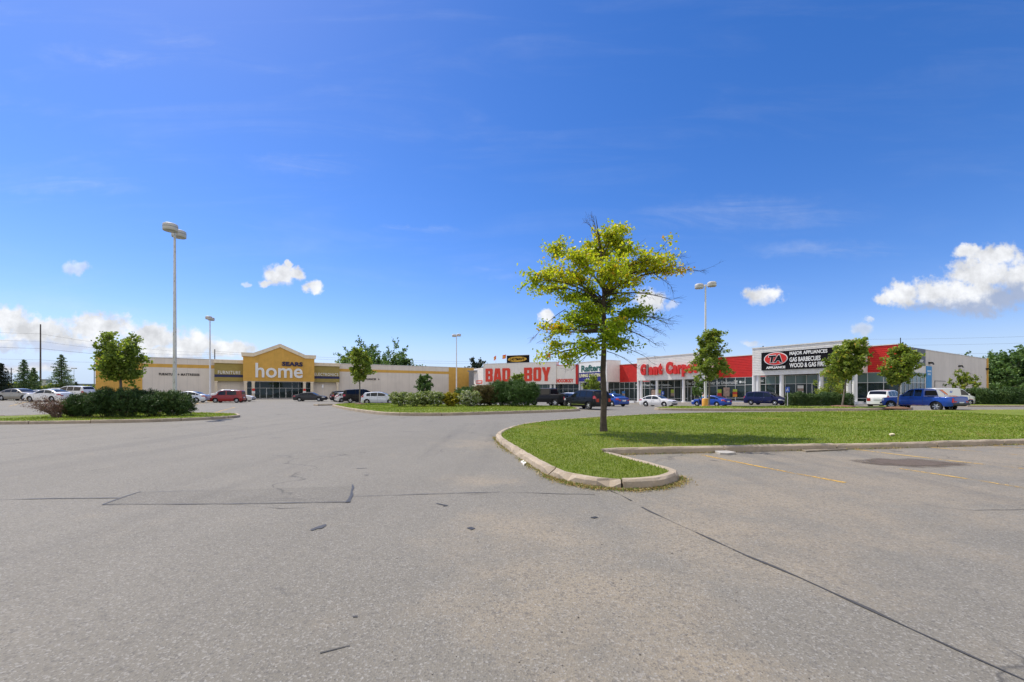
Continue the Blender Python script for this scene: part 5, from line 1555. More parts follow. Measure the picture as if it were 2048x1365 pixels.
# left part of the lot
C_('parked_car', 'taupe sedan parked left of the dead reddish shrub, tail towards the left edge', 'car', 41, 53, -4, sedan(4.9), TAN)
C_('parked_car', 'white sedan half hidden behind the dead reddish shrub', 'car', 99, 50.5, 176, sedan(4.7), W1)
C_('parked_car', 'silver sedan peeking out between the taupe sedan and the white sedan', 'car', 76, 63, 178, sedan(4.6), SILV)
C_('parked_car', 'large white suv with black windows behind the tall dark pines', 'suv', 146, 58, 178, suv(4.9, 1.95, 1.85), W1)
C_('parked_car', 'white suv roof showing just left of the large white suv', 'suv', 112, 66, 178, suv(4.7, 1.9, 1.8), W1)
C_('parked_car', 'dark blue car cut off by the left edge of the photo', 'car', -24, 57, 0, sedan(4.6), NAVY)
C_('parked_car', 'silver sedan whose tail sticks out right of the dark pines', 'car', 377, 56.5, 190, sedan(4.7), PALES)
C_('parked_car', 'dark red boxy hatchback beside the yellow lamp base', 'car', 456, 58.5, 192, boxcar(3.99, 1.7, 1.62), RED)
C_('parked_car', 'silver suv partly hidden behind the red boxy car', 'suv', 449, 68, 205, suv(4.7, 1.85, 1.75), SILV)
C_('parked_car', 'white car whose nose shows right of the red boxy car', 'car', 474, 64, 10, sedan(4.6), W1)
# before the big store
C_('parked_car', 'dark grey sedan alone in front of the store entrance', 'car', 621, 70, 8, sedan(4.9, 1.82, 1.47), GREYD)
C_('parked_car', 'black suv with silver window trim furthest left of the dark cluster', 'suv', 689, 74, 32, suv(4.6, 1.85, 1.72), BLACK)
C_('parked_car', 'black hatchback beside the black suv with silver trim', 'car', 691, 69, 32, hatch(4.4, 1.8, 1.5), BLACK)
C_('parked_car', 'small white car wedged behind the tall black suv', 'car', 699, 64.5, 32, hatch(4.0, 1.7, 1.45), W1)
C_('parked_car', 'tall boxy black suv behind the thin trunk of the island tree', 'suv', 724, 61.5, 22, suv(5.1, 2.0, 1.92, box=True), BLACK)
C_('parked_car', 'pale silver hatchback beside the pale flowering bushes', 'car', 760, 54.5, 8, hatch(4.4, 1.75, 1.52), PALES)
# along the shop road
SD = 121.6
C_('parked_truck', 'dark grey pickup truck beside the big round juniper', 'pickup truck', 1091, 48.5, 146, pickup(5.7, 2.0, 1.95, cab=(.75, -1.15), nose=1.2, bedz=1.28), DKBL, over=dict(belt=1.26, wins=[(1.0, .15, M_CGL), (.07, -.98, None)], rgv=(-1.19, 1.38, 1.8)))
C_('parked_car', 'white car between the dark pickup and the dark suv', 'car', 1136, 52, SD, hatch(4.2, 1.75, 1.5), W1)
C_('parked_car', 'black car low behind the tail of the dark pickup', 'car', 1127, 48.5, SD, sedan(4.5, 1.8, 1.42), BLACK)
C_('parked_car', 'near black crossover parked right behind the oak trunk', 'suv', 1173, 39.0, 118, suv(4.75, 1.93, 1.72), DKBL, over=dict(clad=(.42, .46)))
C_('parked_car', 'blue sedan partly hidden by the oak trunk', 'car', 1220, 50, 118, sedan(4.7, 1.8, 1.45), BLUE2)
C_('parked_car', 'white sedan driving by the curb before the carpet shop', 'car', 1316, 54.5, -50, sedan(4.5, 1.76, 1.43), W1)
COUPE = C_('parked_car', 'bright blue coupe with its front door open by the yellow lamp base', 'car', 1422, 56, SD, sedan(4.75, 1.82, 1.40), BLUE)
C_('parked_van', 'navy minivan parked in front of the hedge', 'minivan', 1532, 56, -58, minivan(), NAVY)
C_('parked_car', 'white suv partly hidden by the blue pickup truck', 'suv', 1772, 42.5, 31.6, suv(4.6, 1.85, 1.72), W1)
TRUCK = C_('parked_truck', 'bright blue extended cab pickup truck behind the thin tree trunk', 'pickup truck', 1844, 35.6, 104, pickup(5.2, 1.78, 1.80), BLUE, over=dict(clad=(.44, .49), cladmat=M_CHROME, bmat=M_TRIM))
VAN, VC = C_('parked_van', 'white cargo van with orange and blue swoosh behind the blue pickup', 'van', 1896, 48.5, 2, cargo_van(4.75, 1.95, 2.05), W1)

def van_art():
    b = MB(); C = VC
    def band(pts, mi):
        vs = []; 
        for x, z in pts: vs.append((x, -(C.y(x, z) + .008), z))
        b.add(vs, [tuple(range(len(vs)))], mi)
    band([(-2.5, 1.75), (-1.9, 1.78), (-1.3, 1.3), (-1.35, 1.16), (-2.5, 1.2)], 0)
    band([(-1.88, 1.78), (-1.55, 1.79), (-1.0, 1.3), (-1.05, 1.17), (-1.28, 1.3)], 1)
    band([(-2.5, 1.12), (-1.2, 1.12), (1.9, .62), (-.4, .62), (-2.5, .8)], 0)
    band([(-1.1, 1.12), (-.3, 1.12), (2.0, .7), (1.7, .68)], 1)
    b.build('livery', [pm('livery_blue', (.02, .12, .55), .3, coat=1), pm('livery_orange', (.75, .18, .02), .3, coat=1)], VAN)
    M = Matrix.Translation((0, -(C.y(0, 1.5) + .012), 0))
    letters('lettering', 'H', -.75, -.45, 1.38, 1.66, 0, .008, pm('livery_blue', (.02, .12, .55), .3, coat=1), VAN, bold=.05, shear=.2, M=M)
    return
van_art()

def open_door():
    t, C = COUPE
    x0 = C.L / 2 - 1.45
    M = Matrix.Translation((x0, C.y(x0, .7) + .01, 0)) @ Matrix.Rotation(math.radians(-62), 4, 'Z')
    b = MB(); w = 1.15
    b.box(-w, 0, 0, .09, .30, .92, 0, M)
    d = b.build('open_door', M_TRIM if False else BLUE, t)
    b = MB(); b.box(-w + .03, -.05, .02, .04, .92, 1.22, 0, M); b.build('door_glass', M_CGL, d)
    b = MB(); b.box(-w + .03, -.03, -.03, -.003, .34, .90, 0, M); b.build('door_lining', M_TRIM, d)
open_door()
# ================================================================== vegetation
M_BARK = pm('bark', (0.075, 0.058, 0.045), 0.95, var=0.35, scale=6, bmp=0.8, bscale=25)
M_BARKG = pm('grey_bark', (0.17, 0.145, 0.12), 0.95, var=0.3, scale=6, bmp=0.6, bscale=25)
M_BARKD = pm('dead_twig', (0.10, 0.075, 0.06), 0.95, var=0.3)
L_OAK = leafmat('oak_leaf', [(0, (0.13, 0.24, 0.016)), (0.35, (0.29, 0.42, 0.024)), (0.62, (0.50, 0.57, 0.03)), (0.82, (0.72, 0.60, 0.04)), (1.0, (0.80, 0.44, 0.04))], 0.58, 0.4)
L_MAPLE = leafmat('maple_leaf', [(0, (0.099, 0.157, 0.029)), (0.5, (0.210, 0.295, 0.050)), (0.85, (0.367, 0.443, 0.075)), (1, (0.700, 0.456, 0.098))], 0.5, 0.5)
L_DARK = leafmat('dark_leaf', [(0, (0.047, 0.095, 0.031)), (0.6, (0.100, 0.185, 0.047)), (1, (0.197, 0.304, 0.074))], 0.3, 0.55)
L_PINE = leafmat('pine_needle', [(0, (0.024, 0.059, 0.019)), (0.6, (0.059, 0.121, 0.031)), (1, (0.145, 0.208, 0.049))], 0.15, 0.55)
L_JUN = leafmat('juniper_needle', [(0, (0.035, 0.086, 0.023)), (0.6, (0.074, 0.152, 0.035)), (1, (0.146, 0.225, 0.055))], 0.2, 0.6)
L_SPR = leafmat('spruce_needle', [(0, (0.046, 0.102, 0.046)), (0.6, (0.116, 0.204, 0.066)), (1, (0.255, 0.332, 0.102))], 0.2, 0.6)
L_DSPR = leafmat('dark_spruce_needle', [(0, (0.010, 0.022, 0.016)), (1, (0.035, 0.064, 0.032))], 0.1, 0.6)
L_FLOW = leafmat('flowering_leaf', [(0, (0.113, 0.177, 0.055)), (0.55, (0.238, 0.313, 0.088)), (0.75, (0.351, 0.401, 0.150)), (0.86, (0.800, 0.800, 0.743)), (1, (0.800, 0.800, 0.800))], 0.3, 0.6)
L_GOLD = leafmat('golden_leaf', [(0, (0.156, 0.156, 0.016)), (0.6, (0.364, 0.325, 0.019)), (1, (0.585, 0.468, 0.039))], 0.4, 0.5)
L_DEAD = leafmat('dead_leaf', [(0, (0.072, 0.039, 0.031)), (0.5, (0.182, 0.072, 0.058)), (0.8, (0.221, 0.156, 0.091)), (1, (0.091, 0.130, 0.033))], 0.25, 0.6)
L_BROWN = leafmat('browned_needle', [(0, (0.05, 0.07, 0.022)), (0.5, (0.12, 0.11, 0.04)), (1, (0.30, 0.17, 0.075))], 0.25, 0.6)

def curve_pts(a, b, sag=0.0, bend=None, n=7):
    a, b = Vector(a), Vector(b); bend = Vector(bend or (0, 0, 0)); out = []
    for k in range(n):
        t = k / (n - 1)
        p = a.lerp(b, t) + bend * (4 * t * (1 - t)) + Vector((0, 0, sag * 4 * t * (1 - t)))
        out.append(p)
    return out

def trunk_at(path, z):
    for (p, r), (q, s) in zip(path[:-1], path[1:]):
        if p[2] <= z <= q[2]:
            t = (z - p[2]) / (q[2] - p[2]); return Vector(p).lerp(Vector(q), t), r + (s - r) * t
    return Vector(path[-1][0]), path[-1][1]

def finish_tree(t, wood, leafs, mats, barkm):
    wood.build('trunk', barkm, t)
    c = np.concatenate([l[0] for l in leafs]); s = np.concatenate([l[1] for l in leafs]); ti = np.concatenate([l[2] for l in leafs])
    quad_mesh('crown', leaf_quads(c, s, mats[1], 0.5, 0.12), np.clip(ti, 0, 1), mats[0], t)

def oak():
    """pin oak turning yellow: two tiers of foliage, bare limbs on the right"""
    px = 59.0; bx, by = P(1207, 864.5, .15)
    bz = float(ZA(np.array([bx]), np.array([by]))[0])
    t = thing('oak_tree', 'yellowing young oak with bare twigs on its right, growing on the near lawn', 'tree', (bx, by, bz))
    r = random.Random(5); R_ = np.random.default_rng(5)
    def W(u, v, dy=0.0):
        k = 1 + dy / by
        return Vector(((u - 1207) / px * k + (bx / by) * dy * 0.0, dy, (865 - v) / px * k))
    path = [((0.02, 0, -.1), .155), ((0, 0, .12), .125), ((0, .01, .5), .108), ((.02, 0, 1.2), .098), ((-.02, 0, 2.0), .093), ((0.015, .02, 2.7), .088), ((.03, 0, 3.4), .08), ((0, 0, 4.4), .066), ((.02, .0, 5.0), .055), ((-.06, .02, 5.7), .05), ((-.14, 0, 6.4), .032), ((-.2, 0, 6.9), .018), ((-.27, 0, 7.32), .005)]
    wood = MB(); wood.tube([p for p, _ in path], [q for _, q in path], 12)
    leafs = []
    #        u     v   ru  rv  leaves tint dy  attach z
    pads = [(1085, 548, 42, 26, 620, .50, -.7, 4.4), (1060, 562, 22, 18, 260, .52, -.4, 4.3), (1112, 508, 32, 22, 420, .52, .6, 4.9), (1095, 580, 32, 14, 300, .45, .5, 4.2), (1150, 520, 46, 30, 700, .52, -.5, 4.8),
            (1152, 562, 52, 26, 760, .50, .8, 4.5), (1198, 503, 44, 34, 700, .55, .5, 5.2), (1225, 468, 36, 28, 520, .55, -.2, 5.8), (1250, 456, 24, 20, 260, .52, .3, 6.0), (1203, 470, 18, 16, 120, .66, .2, 5.9), (1206, 540, 50, 34, 720, .55, -.8, 4.8),
            (1262, 500, 44, 30, 620, .52, .5, 5.0), (1300, 516, 36, 24, 480, .56, -.4, 4.9), (1322, 536, 28, 16, 260, .60, .1, 4.7), (1272, 540, 46, 20, 480, .58, .9, 4.7), (1240, 560, 36, 14, 220, .55, -.9, 4.6), (1180, 585, 40, 16, 320, .42, .2, 4.2), (1225, 585, 26, 10, 130, .55, .4, 4.2),
            (1346, 545, 28, 9, 150, .68, .2, 4.6), (1338, 522, 20, 10, 150, .6, .2, 4.8), (1374, 546, 14, 5, 34, .74, .3, 4.6),
            (1290, 585, 18, 6, 22, .66, -.3, 4.3),
            (1165, 612, 42, 24, 520, .36, -.6, 3.9), (1215, 606, 50, 24, 640, .34, .5, 3.9), (1262, 622, 34, 20, 420, .32, -.5, 3.8), (1288, 632, 18, 14, 150, .32, .3, 3.7), (1140, 642, 36, 24, 460, .38, .6, 3.6), (1110, 656, 34, 16, 260, .50, -.4, 3.5),
            (1186, 652, 44, 24, 480, .36, .9, 3.4), (1246, 656, 40, 20, 380, .48, .3, 3.4), (1226, 688, 42, 18, 360, .34, -.5, 3.0), (1162, 688, 40, 22, 420, .34, -.8, 3.1), (1104, 694, 26, 16, 190, .50, .2, 3.2), (1086, 660, 18, 12, 90, .62, .2, 3.4), (1084, 716, 15, 9, 90, .52, .1, 3.1), (1122, 716, 20, 14, 150, .45, -.3, 3.0), (1140, 730, 14, 9, 60, .40, .4, 3.0), (1200, 668, 40, 14, 260, .36, -1.1, 3.2), (1128, 600, 24, 10, 90, .45, .6, 4.1),
            (1150, 597, 38, 15, 260, .42, .3, 4.1), (1245, 598, 26, 9, 110, .5, -.5, 4.1), (1210, 640, 30, 30, 260, .34, -1.6, 3.5), (1215, 640, 34, 30, 280, .34, 1.7, 3.5), (1200, 530, 40, 36, 380, .5, -1.7, 4.6), (1215, 520, 44, 36, 400, .5, 1.8, 4.6), (1262, 560, 18, 9, 60, .8, -.2, 4.4), (1225, 640, 14, 12, 60, .82, -.9, 3.6), (1232, 547, 22, 10, 80, .82, -1.0, 4.7), (1100, 655, 12, 8, 36, .84, -.3, 3.4)]
    for (u, v, ru, rv, n, ti, dy, za) in pads:
        c = W(u, v, dy); rx, rz = ru / px, rv / px; ry = max(rx * .8, .3)
        a, ra = trunk_at(path, za)
        d = (c - a).length
        limb = curve_pts(a, c, 0.10 * d * (1 if v < 600 else -.2), (r.uniform(-.1, .1) * d * .4, r.uniform(-.1, .1) * d, 0), 9)
        r0 = min(ra * .42, .012 + .010 * d)
        wood.tube(limb, [r0 * (1 - k / 9) + .006 for k in range(9)], 6, cap=False)
        nt_ = max(4, int(n / 30)); pts = []; 
        for k in range(nt_):
            e = Vector((r.gauss(0, .52) * rx, r.gauss(0, .52) * ry, r.gauss(0, .48) * rz)) + c
            s0 = limb[r.randint(4, 8)]
            tw = curve_pts(s0, e, r.uniform(-.05, .12) * (e - s0).length, (r.uniform(-.08, .08), r.uniform(-.08, .08), 0), 5)
            wood.tube(tw, [.009, .008, .006, .005, .003], 4, cap=False)
            for q in range(2):
                s1 = tw[r.randint(1, 3)]; e2 = s1 + Vector((r.gauss(0, .16), r.gauss(0, .16), r.gauss(.02, .12)))
                wood.tube([s1, s1.lerp(e2, .5) + Vector((0, 0, .02)), e2], [.005, .004, .002], 3, cap=False)
            m = max(3, int(n / nt_ * 1.4))
            base = np.array([tw[r.randint(1, 4)][:] for _ in range(m)])
            pts.append(base + R_.normal(size=(m, 3)) * np.array([.105, .105, .075]))
        pts = np.concatenate(pts); m = len(pts)
        cl = R_.normal(0, .05)
        leafs.append((pts, R_.uniform(.08, .138, m), ti + .06 + cl + R_.normal(0, .11, m) + (R_.uniform(size=m) < .05) * .25))
    # bare limbs and twigs
    def bare(u0, v0, u1, v1, dy, n, spread, r0=.02):
        a, b = W(u0, v0, dy * .2), W(u1, v1, dy); L = (b - a).length
        main = curve_pts(a, b, .06 * L, (0, r.uniform(-.1, .1), 0), 8)
        wood.tube(main, [r0 * (1 - k / 8.5) + .0025 for k in range(8)], 5, cap=False)
        for k in range(n):
            i = r.randint(2, 7); s0 = main[i]; dr = (b - a).normalized()
            e = s0 + dr * r.uniform(.08, .45) + Vector((r.gauss(0, .08), r.gauss(0, .22), r.gauss(-.02, spread)))
            tw = curve_pts(s0, e, r.uniform(-.05, .05), (0, 0, 0), 4)
            wood.tube(tw, [.006, .005, .0035, .002], 3, cap=False)
            for q in range(3):
                s1 = tw[r.randint(1, 3)]; e2 = s1 + dr * r.uniform(.02, .22) + Vector((r.gauss(0, .05), r.gauss(0, .09), r.gauss(0, .07)))
                wood.tube([s1, (s1 + e2) / 2 + Vector((0, 0, r.gauss(0, .015))), e2], [.004, .003, .0015], 3, cap=False)
    for args in [(1215, 560, 1404, 545, .3, 16, .06, .04), (1215, 590, 1340, 600, -.3, 12, .08, .025), (1220, 625, 1338, 650, .4, 22, .10, .03), (1220, 640, 1330, 638, -.5, 20, .12, .028), (1220, 655, 1312, 690, .2, 16, .10, .024),
                 (1225, 640, 1325, 668, .7, 18, .10, .024), (1215, 690, 1290, 715, -.2, 8, .10, .018), (1290, 530, 1362, 516, .2, 8, .06, .014), (1290, 540, 1345, 575, .2, 8, .07, .014), (1196, 470, 1187, 436, .1, 7, .04, .012), (1200, 480, 1178, 452, -.2, 6, .05, .012),
                 (1205, 690, 1150, 740, .2, 6, .08, .014), (1190, 650, 1076, 690, .3, 8, .1, .018), (1215, 705, 1265, 730, .1, 6, .08, .012), (1130, 620, 1072, 668, -.2, 8, .08, .012)]:
        bare(*args)
    finish_tree(t, wood, leafs, (L_OAK, .62), M_BARK)
oak()

def broadleaf(name, label, cat, base, h, trunk_h, rad, prof, nl, leaf=.16, mat=L_MAPLE, tint=.5, seed=1, limbs=14, bark=M_BARKG, tr=.07, lean=(0, 0), gap=.5, ry=1.0, group=None, fork=False, spread=.3):
    """prof: radius multiplier at fractions 0..1 of the crown height"""
    r = random.Random(seed); R_ = np.random.default_rng(seed)
    t = thing(name, label, cat, base, 0, group)
    wood = MB()
    top = h * .92
    path = [((0, 0, -.1), tr * 1.25), ((0, 0, .15), tr), ((lean[0] * .4, lean[1] * .4, trunk_h), tr * .8), ((lean[0] * .8, lean[1] * .8, (trunk_h + top) / 2), tr * .45), ((lean[0], lean[1], top), tr * .12)]
    wood.tube([p for p, _ in path], [q for _, q in path], 9)
    leafs = []
    zc0 = trunk_h
    ph = r.uniform(0, 6.28)
    for k in range(limbs):
        f = (k + r.uniform(.1, .9)) / limbs
        an = ph + k * 2.39996 + r.uniform(-.35, .35)
        z = zc0 + f * (h - zc0)
        i = f * (len(prof) - 1); i0 = int(min(i, len(prof) - 2)); pr = prof[i0] + (prof[i0 + 1] - prof[i0]) * (i - i0)
        R0 = rad * pr * r.uniform(.72, 1.08)
        e = Vector((math.cos(an) * R0 + lean[0] * f, math.sin(an) * R0 * ry + lean[1] * f, z))
        za = max(trunk_h * .9, z - R0 * r.uniform(.7, 1.1)) if not fork else trunk_h * r.uniform(.9, 1.1)
        a, ra = trunk_at(path, min(za, top * .97))
        L = (e - a).length
        limb = curve_pts(a, e, -.08 * L if fork else .06 * L, (r.uniform(-.1, .1) * L, r.uniform(-.1, .1) * L, 0), 7)
        wood.tube(limb, [max(.008, min(ra * .6, .05) * (1 - q / 7.2)) for q in range(7)], 5, cap=False)
        n = int(nl * 1.45 / limbs); nt_ = max(4, n // 34)
        for q in range(nt_):
            s0 = limb[r.randint(3, 6)]
            e2 = s0 + Vector((r.gauss(0, 1), r.gauss(0, 1), r.gauss(.15, .8))) * (spread * rad * (.6 + .5 * pr))
            wood.tube([s0, (s0 + e2) / 2 + Vector((0, 0, .03)), e2], [.012, .008, .004], 4, cap=False)
            m = max(2, n // nt_)
            tt = R_.uniform(.35, 1.05, m)[:, None]
            m = int(m * 1.0); c = np.array(s0)[None] * (1 - tt) + np.array(e2)[None] * tt + R_.normal(size=(m, 3)) * leaf * gap
            leafs.append((c, R_.uniform(.8, 1.5, m) * leaf, tint + R_.normal(0, .05) + R_.normal(0, .16, m)))
    finish_tree(t, wood, leafs, (mat, .75), bark)
    return t

def zpt(u, Y, z): x, y = AT(u, Y); return (x, y, z)
G_TREE = 'young trees on the parking lot islands'
broadleaf('maple_tree', 'young maple with a forked open crown rising out of the dark pine shrubs', 'tree', zpt(244, 24.5, .15), 4.7, 2.25, .88, [.62, 1.0, 1.08, 1.0, .95, .8], 5200, .14, L_MAPLE, .5, 21, 15, tr=.075, lean=(-.22, 0), gap=.75, spread=.27, fork=True)
broadleaf('maple_tree', 'small round maple with a thin trunk at the left tip of the centre island', 'tree', zpt(719.5, 44, .25), 5.6, 2.6, 1.1, [.5, .95, 1.0, .85, .6, .25], 3600, .17, L_MAPLE, .58, 22, 16, tr=.07)
broadleaf('maple_tree', 'compact dark round tree behind the pale flowering shrubs', 'tree', zpt(848.5, 52, .0), 3.5, 1.3, .85, [.8, 1.0, 1.0, .9, .5], 2800, .16, L_DARK, .5, 23, 12, tr=.06)
broadleaf('maple_tree', 'small green tree whose top pokes over the big round juniper', 'tree', zpt(1036, 42.5, .1), 3.0, 1.3, .8, [.8, 1.0, .9, .7, .4], 2200, .16, L_MAPLE, .55, 24, 12, tr=.05)
broadleaf('maple_tree', 'small tree in front of the blue sign box, left of the oak trunk', 'tree', zpt(1183, 62, -.1), 3.8, 1.3, 1.3, [.8, 1.0, .95, .7, .3], 1800, .19, L_MAPLE, .55, 25, 11, tr=.05)
broadleaf('maple_tree', 'tall lobed maple in front of the tall lamp and the raised red letters', 'tree', zpt(1418, 41, .28), 6.9, 2.8, 1.6, [.45, .95, 1.0, .78, .5, .45, .25], 5600, .18, L_MAPLE, .56, 26, 20, tr=.085, lean=(.12, 0))
broadleaf('maple_tree', 'full round maple covering the right end of the black sign', 'tree', zpt(1685, 39, .3), 6.0, 2.6, 1.22, [.45, .9, 1.0, .95, .75, .4], 6200, .18, L_MAPLE, .60, 27, 20, tr=.075, lean=(.95, 0))
broadleaf('maple_tree', 'wide maple before the glass corner of the end shop, behind the blue pickup', 'tree', zpt(1795, 36, .22), 5.0, 2.2, 1.08, [.35, .85, 1.0, .95, .75, .35], 5600, .17, L_MAPLE, .60, 28, 18, tr=.055, lean=(.5, 0))
broadleaf('maple_tree', 'sickly half bare tree against the long grey side wall', 'tree', zpt(1928, 52, .0), 4.6, 2.0, 1.6, [1.0, 1.0, .8, .3, .2], 1300, .17, L_MAPLE, .62, 29, 14, tr=.07, bark=M_BARKD, fork=True, spread=.2)
broadleaf('maple_tree', 'thin loose tree standing behind the hedge by the appliance shop doors', 'tree', zpt(1664, 54, -.1), 4.8, 1.4, 1.5, [.7, 1.0, 1.0, .8, .5], 1500, .19, L_MAPLE, .62, 30, 13, tr=.05, gap=.8)
broadleaf('maple_tree', 'narrow little tree just left of the tall lamp, before the shop windows', 'tree', zpt(1398, 66, -.35), 3.9, 1.2, .85, [.8, 1.0, .9, .6], 1400, .19, L_DARK, .65, 31, 10, tr=.05)
# trees rising behind the buildings
G_BK = 'trees beyond the shops'
broadleaf('shade_tree', 'broad dark tree rising over the roof right of the gabled store entrance', 'tree', zpt(755, 150, -.9), 16.6, 4, 10.0, [.6, .9, 1.0, 1.0, .95, .75], 10000, .62, L_DARK, .62, 41, 30, tr=.4, group=G_BK, ry=.6)
broadleaf('shade_tree', 'left lower shoulder of dark trees over the store roof by a dead snag', 'tree', zpt(712, 154, -.9), 15.5, 4, 5.5, [.7, 1.0, 1.0, .8, .4], 3500, .7, L_DARK, .7, 42, 16, tr=.3, group=G_BK, ry=.7)
broadleaf('shade_tree', 'low dark tree at the right end of the roofline clump', 'tree', zpt(805, 152, -.9), 13.2, 4, 5.2, [.8, 1.0, .9, .7, .4], 2800, .7, L_DARK, .55, 43, 14, tr=.3, group=G_BK, ry=.7)
broadleaf('shade_tree', 'sparse dark tree showing just left of the white corner store', 'tree', zpt(957, 160, -.9), 14.2, 6.5, 3.8, [.5, 1.0, 1.0, .8, .5], 1500, .6, L_DSPR, .7, 44, 12, tr=.25, group=G_BK, bark=M_BARKD)
broadleaf('dead_tree', 'bare dead snag over the store roof beside the broad dark tree', 'tree', zpt(706, 150, -.9), 16.4, 6, 2.6, [.6, .9, 1.0, .7, .3], 12, .3, L_BROWN, .5, 45, 14, tr=.25, group=G_BK, bark=M_BARKD, spread=.45)
for k, (u, Y, h, rad, lb) in enumerate([(1992, 84, 8.0, 4.0, 'bushy dark tree at the far end of the grey side wall'), (2030, 80, 8.6, 4.4, 'tallest dark tree at the right edge behind the long hedge'), (2078, 76, 9.0, 4.6, 'dark tree cut off by the right edge of the photo'), (2010, 95, 9.2, 4.6, 'tree filling the gap between the two dark trees at the right edge'), (1920, 118, 11.8, 4.2, 'leafy top poking over the grey side wall roofline'), (2140, 78, 9.0, 5, 'dark tree standing outside the right edge of the photo')]):
    broadleaf('shade_tree', lb, 'tree', zpt(u, Y, -.2), h, 1.2, rad, [.9, 1.0, 1.0, .85, .6, .3], 5200, .42, L_DARK, .58, 50 + k, 24, tr=.2, group=G_BK)

def conifer(label, base, h, rad, mat, seed, nl=6000, leaf=.3, up=.1, group='conifers beyond the left lot'):
    r = random.Random(seed); R_ = np.random.default_rng(seed)
    t = thing('spruce_tree', label, 'tree', base, 0, group)
    wood = MB(); wood.tube([(0, 0, -.1), (0, 0, h * .5), (0, 0, h)], [h * .02, h * .012, .01], 7)
    leafs = []; nb = 60
    for k in range(nb):
        f = (k + .5) / nb; z = h * (.08 + .90 * f)
        R0 = rad * (1 - f) ** .85 * r.uniform(.65, 1.12) + .12
        an = k * 2.39996 + r.uniform(-.3, .3)
        e = Vector((math.cos(an) * R0, math.sin(an) * R0, z - R0 * .12 + up * R0))
        a = Vector((0, 0, z))
        br = curve_pts(a, e, -.08 * R0, None, 5)
        wood.tube(br, [.03, .025, .018, .012, .006], 4, cap=False)
        m = int(nl / nb * (.35 + 1.3 * (1 - f)))
        tt = R_.uniform(.1, 1.05, m)[:, None]
        c = np.array(a)[None] * (1 - tt) + np.array(e)[None] * tt + R_.normal(size=(m, 3)) * np.array([.16, .16, .10]) * (.4 + R0 * .5)
        leafs.append((c, R_.uniform(.7, 1.3, m) * leaf, .5 + R_.normal(0, .06) + R_.normal(0, .18, m)))
    finish_tree(t, wood, leafs, (mat, .3), M_BARK)
conifer('near black spruce at the left edge behind the taupe sedan', zpt(2, 74, .0), 6.6, 2.6, L_DSPR, 61)
conifer('pale green spruce just left of the tall bare pole', zpt(48, 84, .0), 8.0, 2.4, L_SPR, 62)
conifer('short spruce half hidden against the tall bare pole', zpt(67, 88, .0), 6.6, 1.9, L_SPR, 63)
conifer('broad spruce between the tall bare pole and the ochre wall', zpt(123, 84, .0), 9.0, 3.1, L_SPR, 64, 7000)
conifer('little dark spruce right beside the broad spruce', zpt(152, 100, .0), 4.0, 1.2, L_DSPR, 65, 2000)
for k, (u, Y, h, rad, lb) in enumerate([(28, 92, 3.4, 2.8, 'low yellow-green bush below the pale spruce'), (100, 92, 3.0, 2.2, 'low bush under the broad spruce'), (176, 110, 2.6, 3.0, 'low bush at the foot of the ochre wall')]):
    broadleaf('bush', lb, 'bush', zpt(u, Y, 0), h, .3, rad, [.9, 1.0, .8, .5], 2200, .3, L_MAPLE, .7, 70 + k, 14, tr=.08)

# ------------------------------------------------------------------ shrubs
def shrub(name, label, base, rx, ry, h, n, leaf, mat, seed, asp=.28, tint=.5, lumps=9, cat='shrub', out=.9, group=None, z0=.05, twigs=0, tvar=.16, shell=.62, dens=1.0):
    """mounded shrub: many small leaf faces on bunched, uneven shoots"""
    r = random.Random(seed); R_ = np.random.default_rng(seed)
    t = thing(name, label, cat, base, 0, group)
    wood = MB()
    L = []
    for k in range(lumps):
        an = 2 * math.pi * (k + r.random() * .6) / lumps; rr_ = r.uniform(.25, .62)
        L.append((math.cos(an) * rx * rr_, math.sin(an) * ry * rr_, h * r.uniform(.38, .62), rx * r.uniform(.36, .52), ry * r.uniform(.36, .52), h * r.uniform(.34, .44)))
    L.append((0, 0, h * .52, rx * .6, ry * .6, h * .48))
    C = []; D = []; T = []
    per = n // len(L)
    for (cx, cy, cz, a, b, c) in L:
        # bunches of shoots on the lump
        nb = max(12, per // 26)
        d = unit(R_.normal(size=(nb, 3)) + np.array([0, 0, .35]))
        s = R_.uniform(shell, 1.04, nb)[:, None]
        cen = np.array([cx, cy, cz]) + d * s * np.array([a, b, c])
        m = int(per / nb * 1.35)
        tb = R_.normal(0, .08, nb)
        for q in range(nb):
            p = cen[q] + R_.normal(size=(m, 3)) * leaf * np.array([.75, .75, .6])
            C.append(p); D.append(np.repeat((d[q] + np.array([0, 0, .5]))[None], m, 0)); T.append(tint + tb[q] + R_.normal(0, tvar, m))
            if q % 3 == 0: wood.tube([(cx * .3, cy * .3, z0 - .1), (cx * .7, cy * .7, cz * .5), tuple(cen[q])], [.02, .014, .005], 4, cap=False)
    C = np.concatenate(C); D = unit(np.concatenate(D)); T = np.concatenate(T)
    k = C[:, 2] > z0
    C, D, T = C[k], D[k], T[k]
    q = leaf_quads(C, R_.uniform(.9, 1.7, len(C)) * leaf, asp * 1.25, .2, .08, along=D * out)
    wood.build('stems', M_BARK, t)
    quad_mesh('foliage', q, np.clip(T, 0, 1), mat, t)
    return t

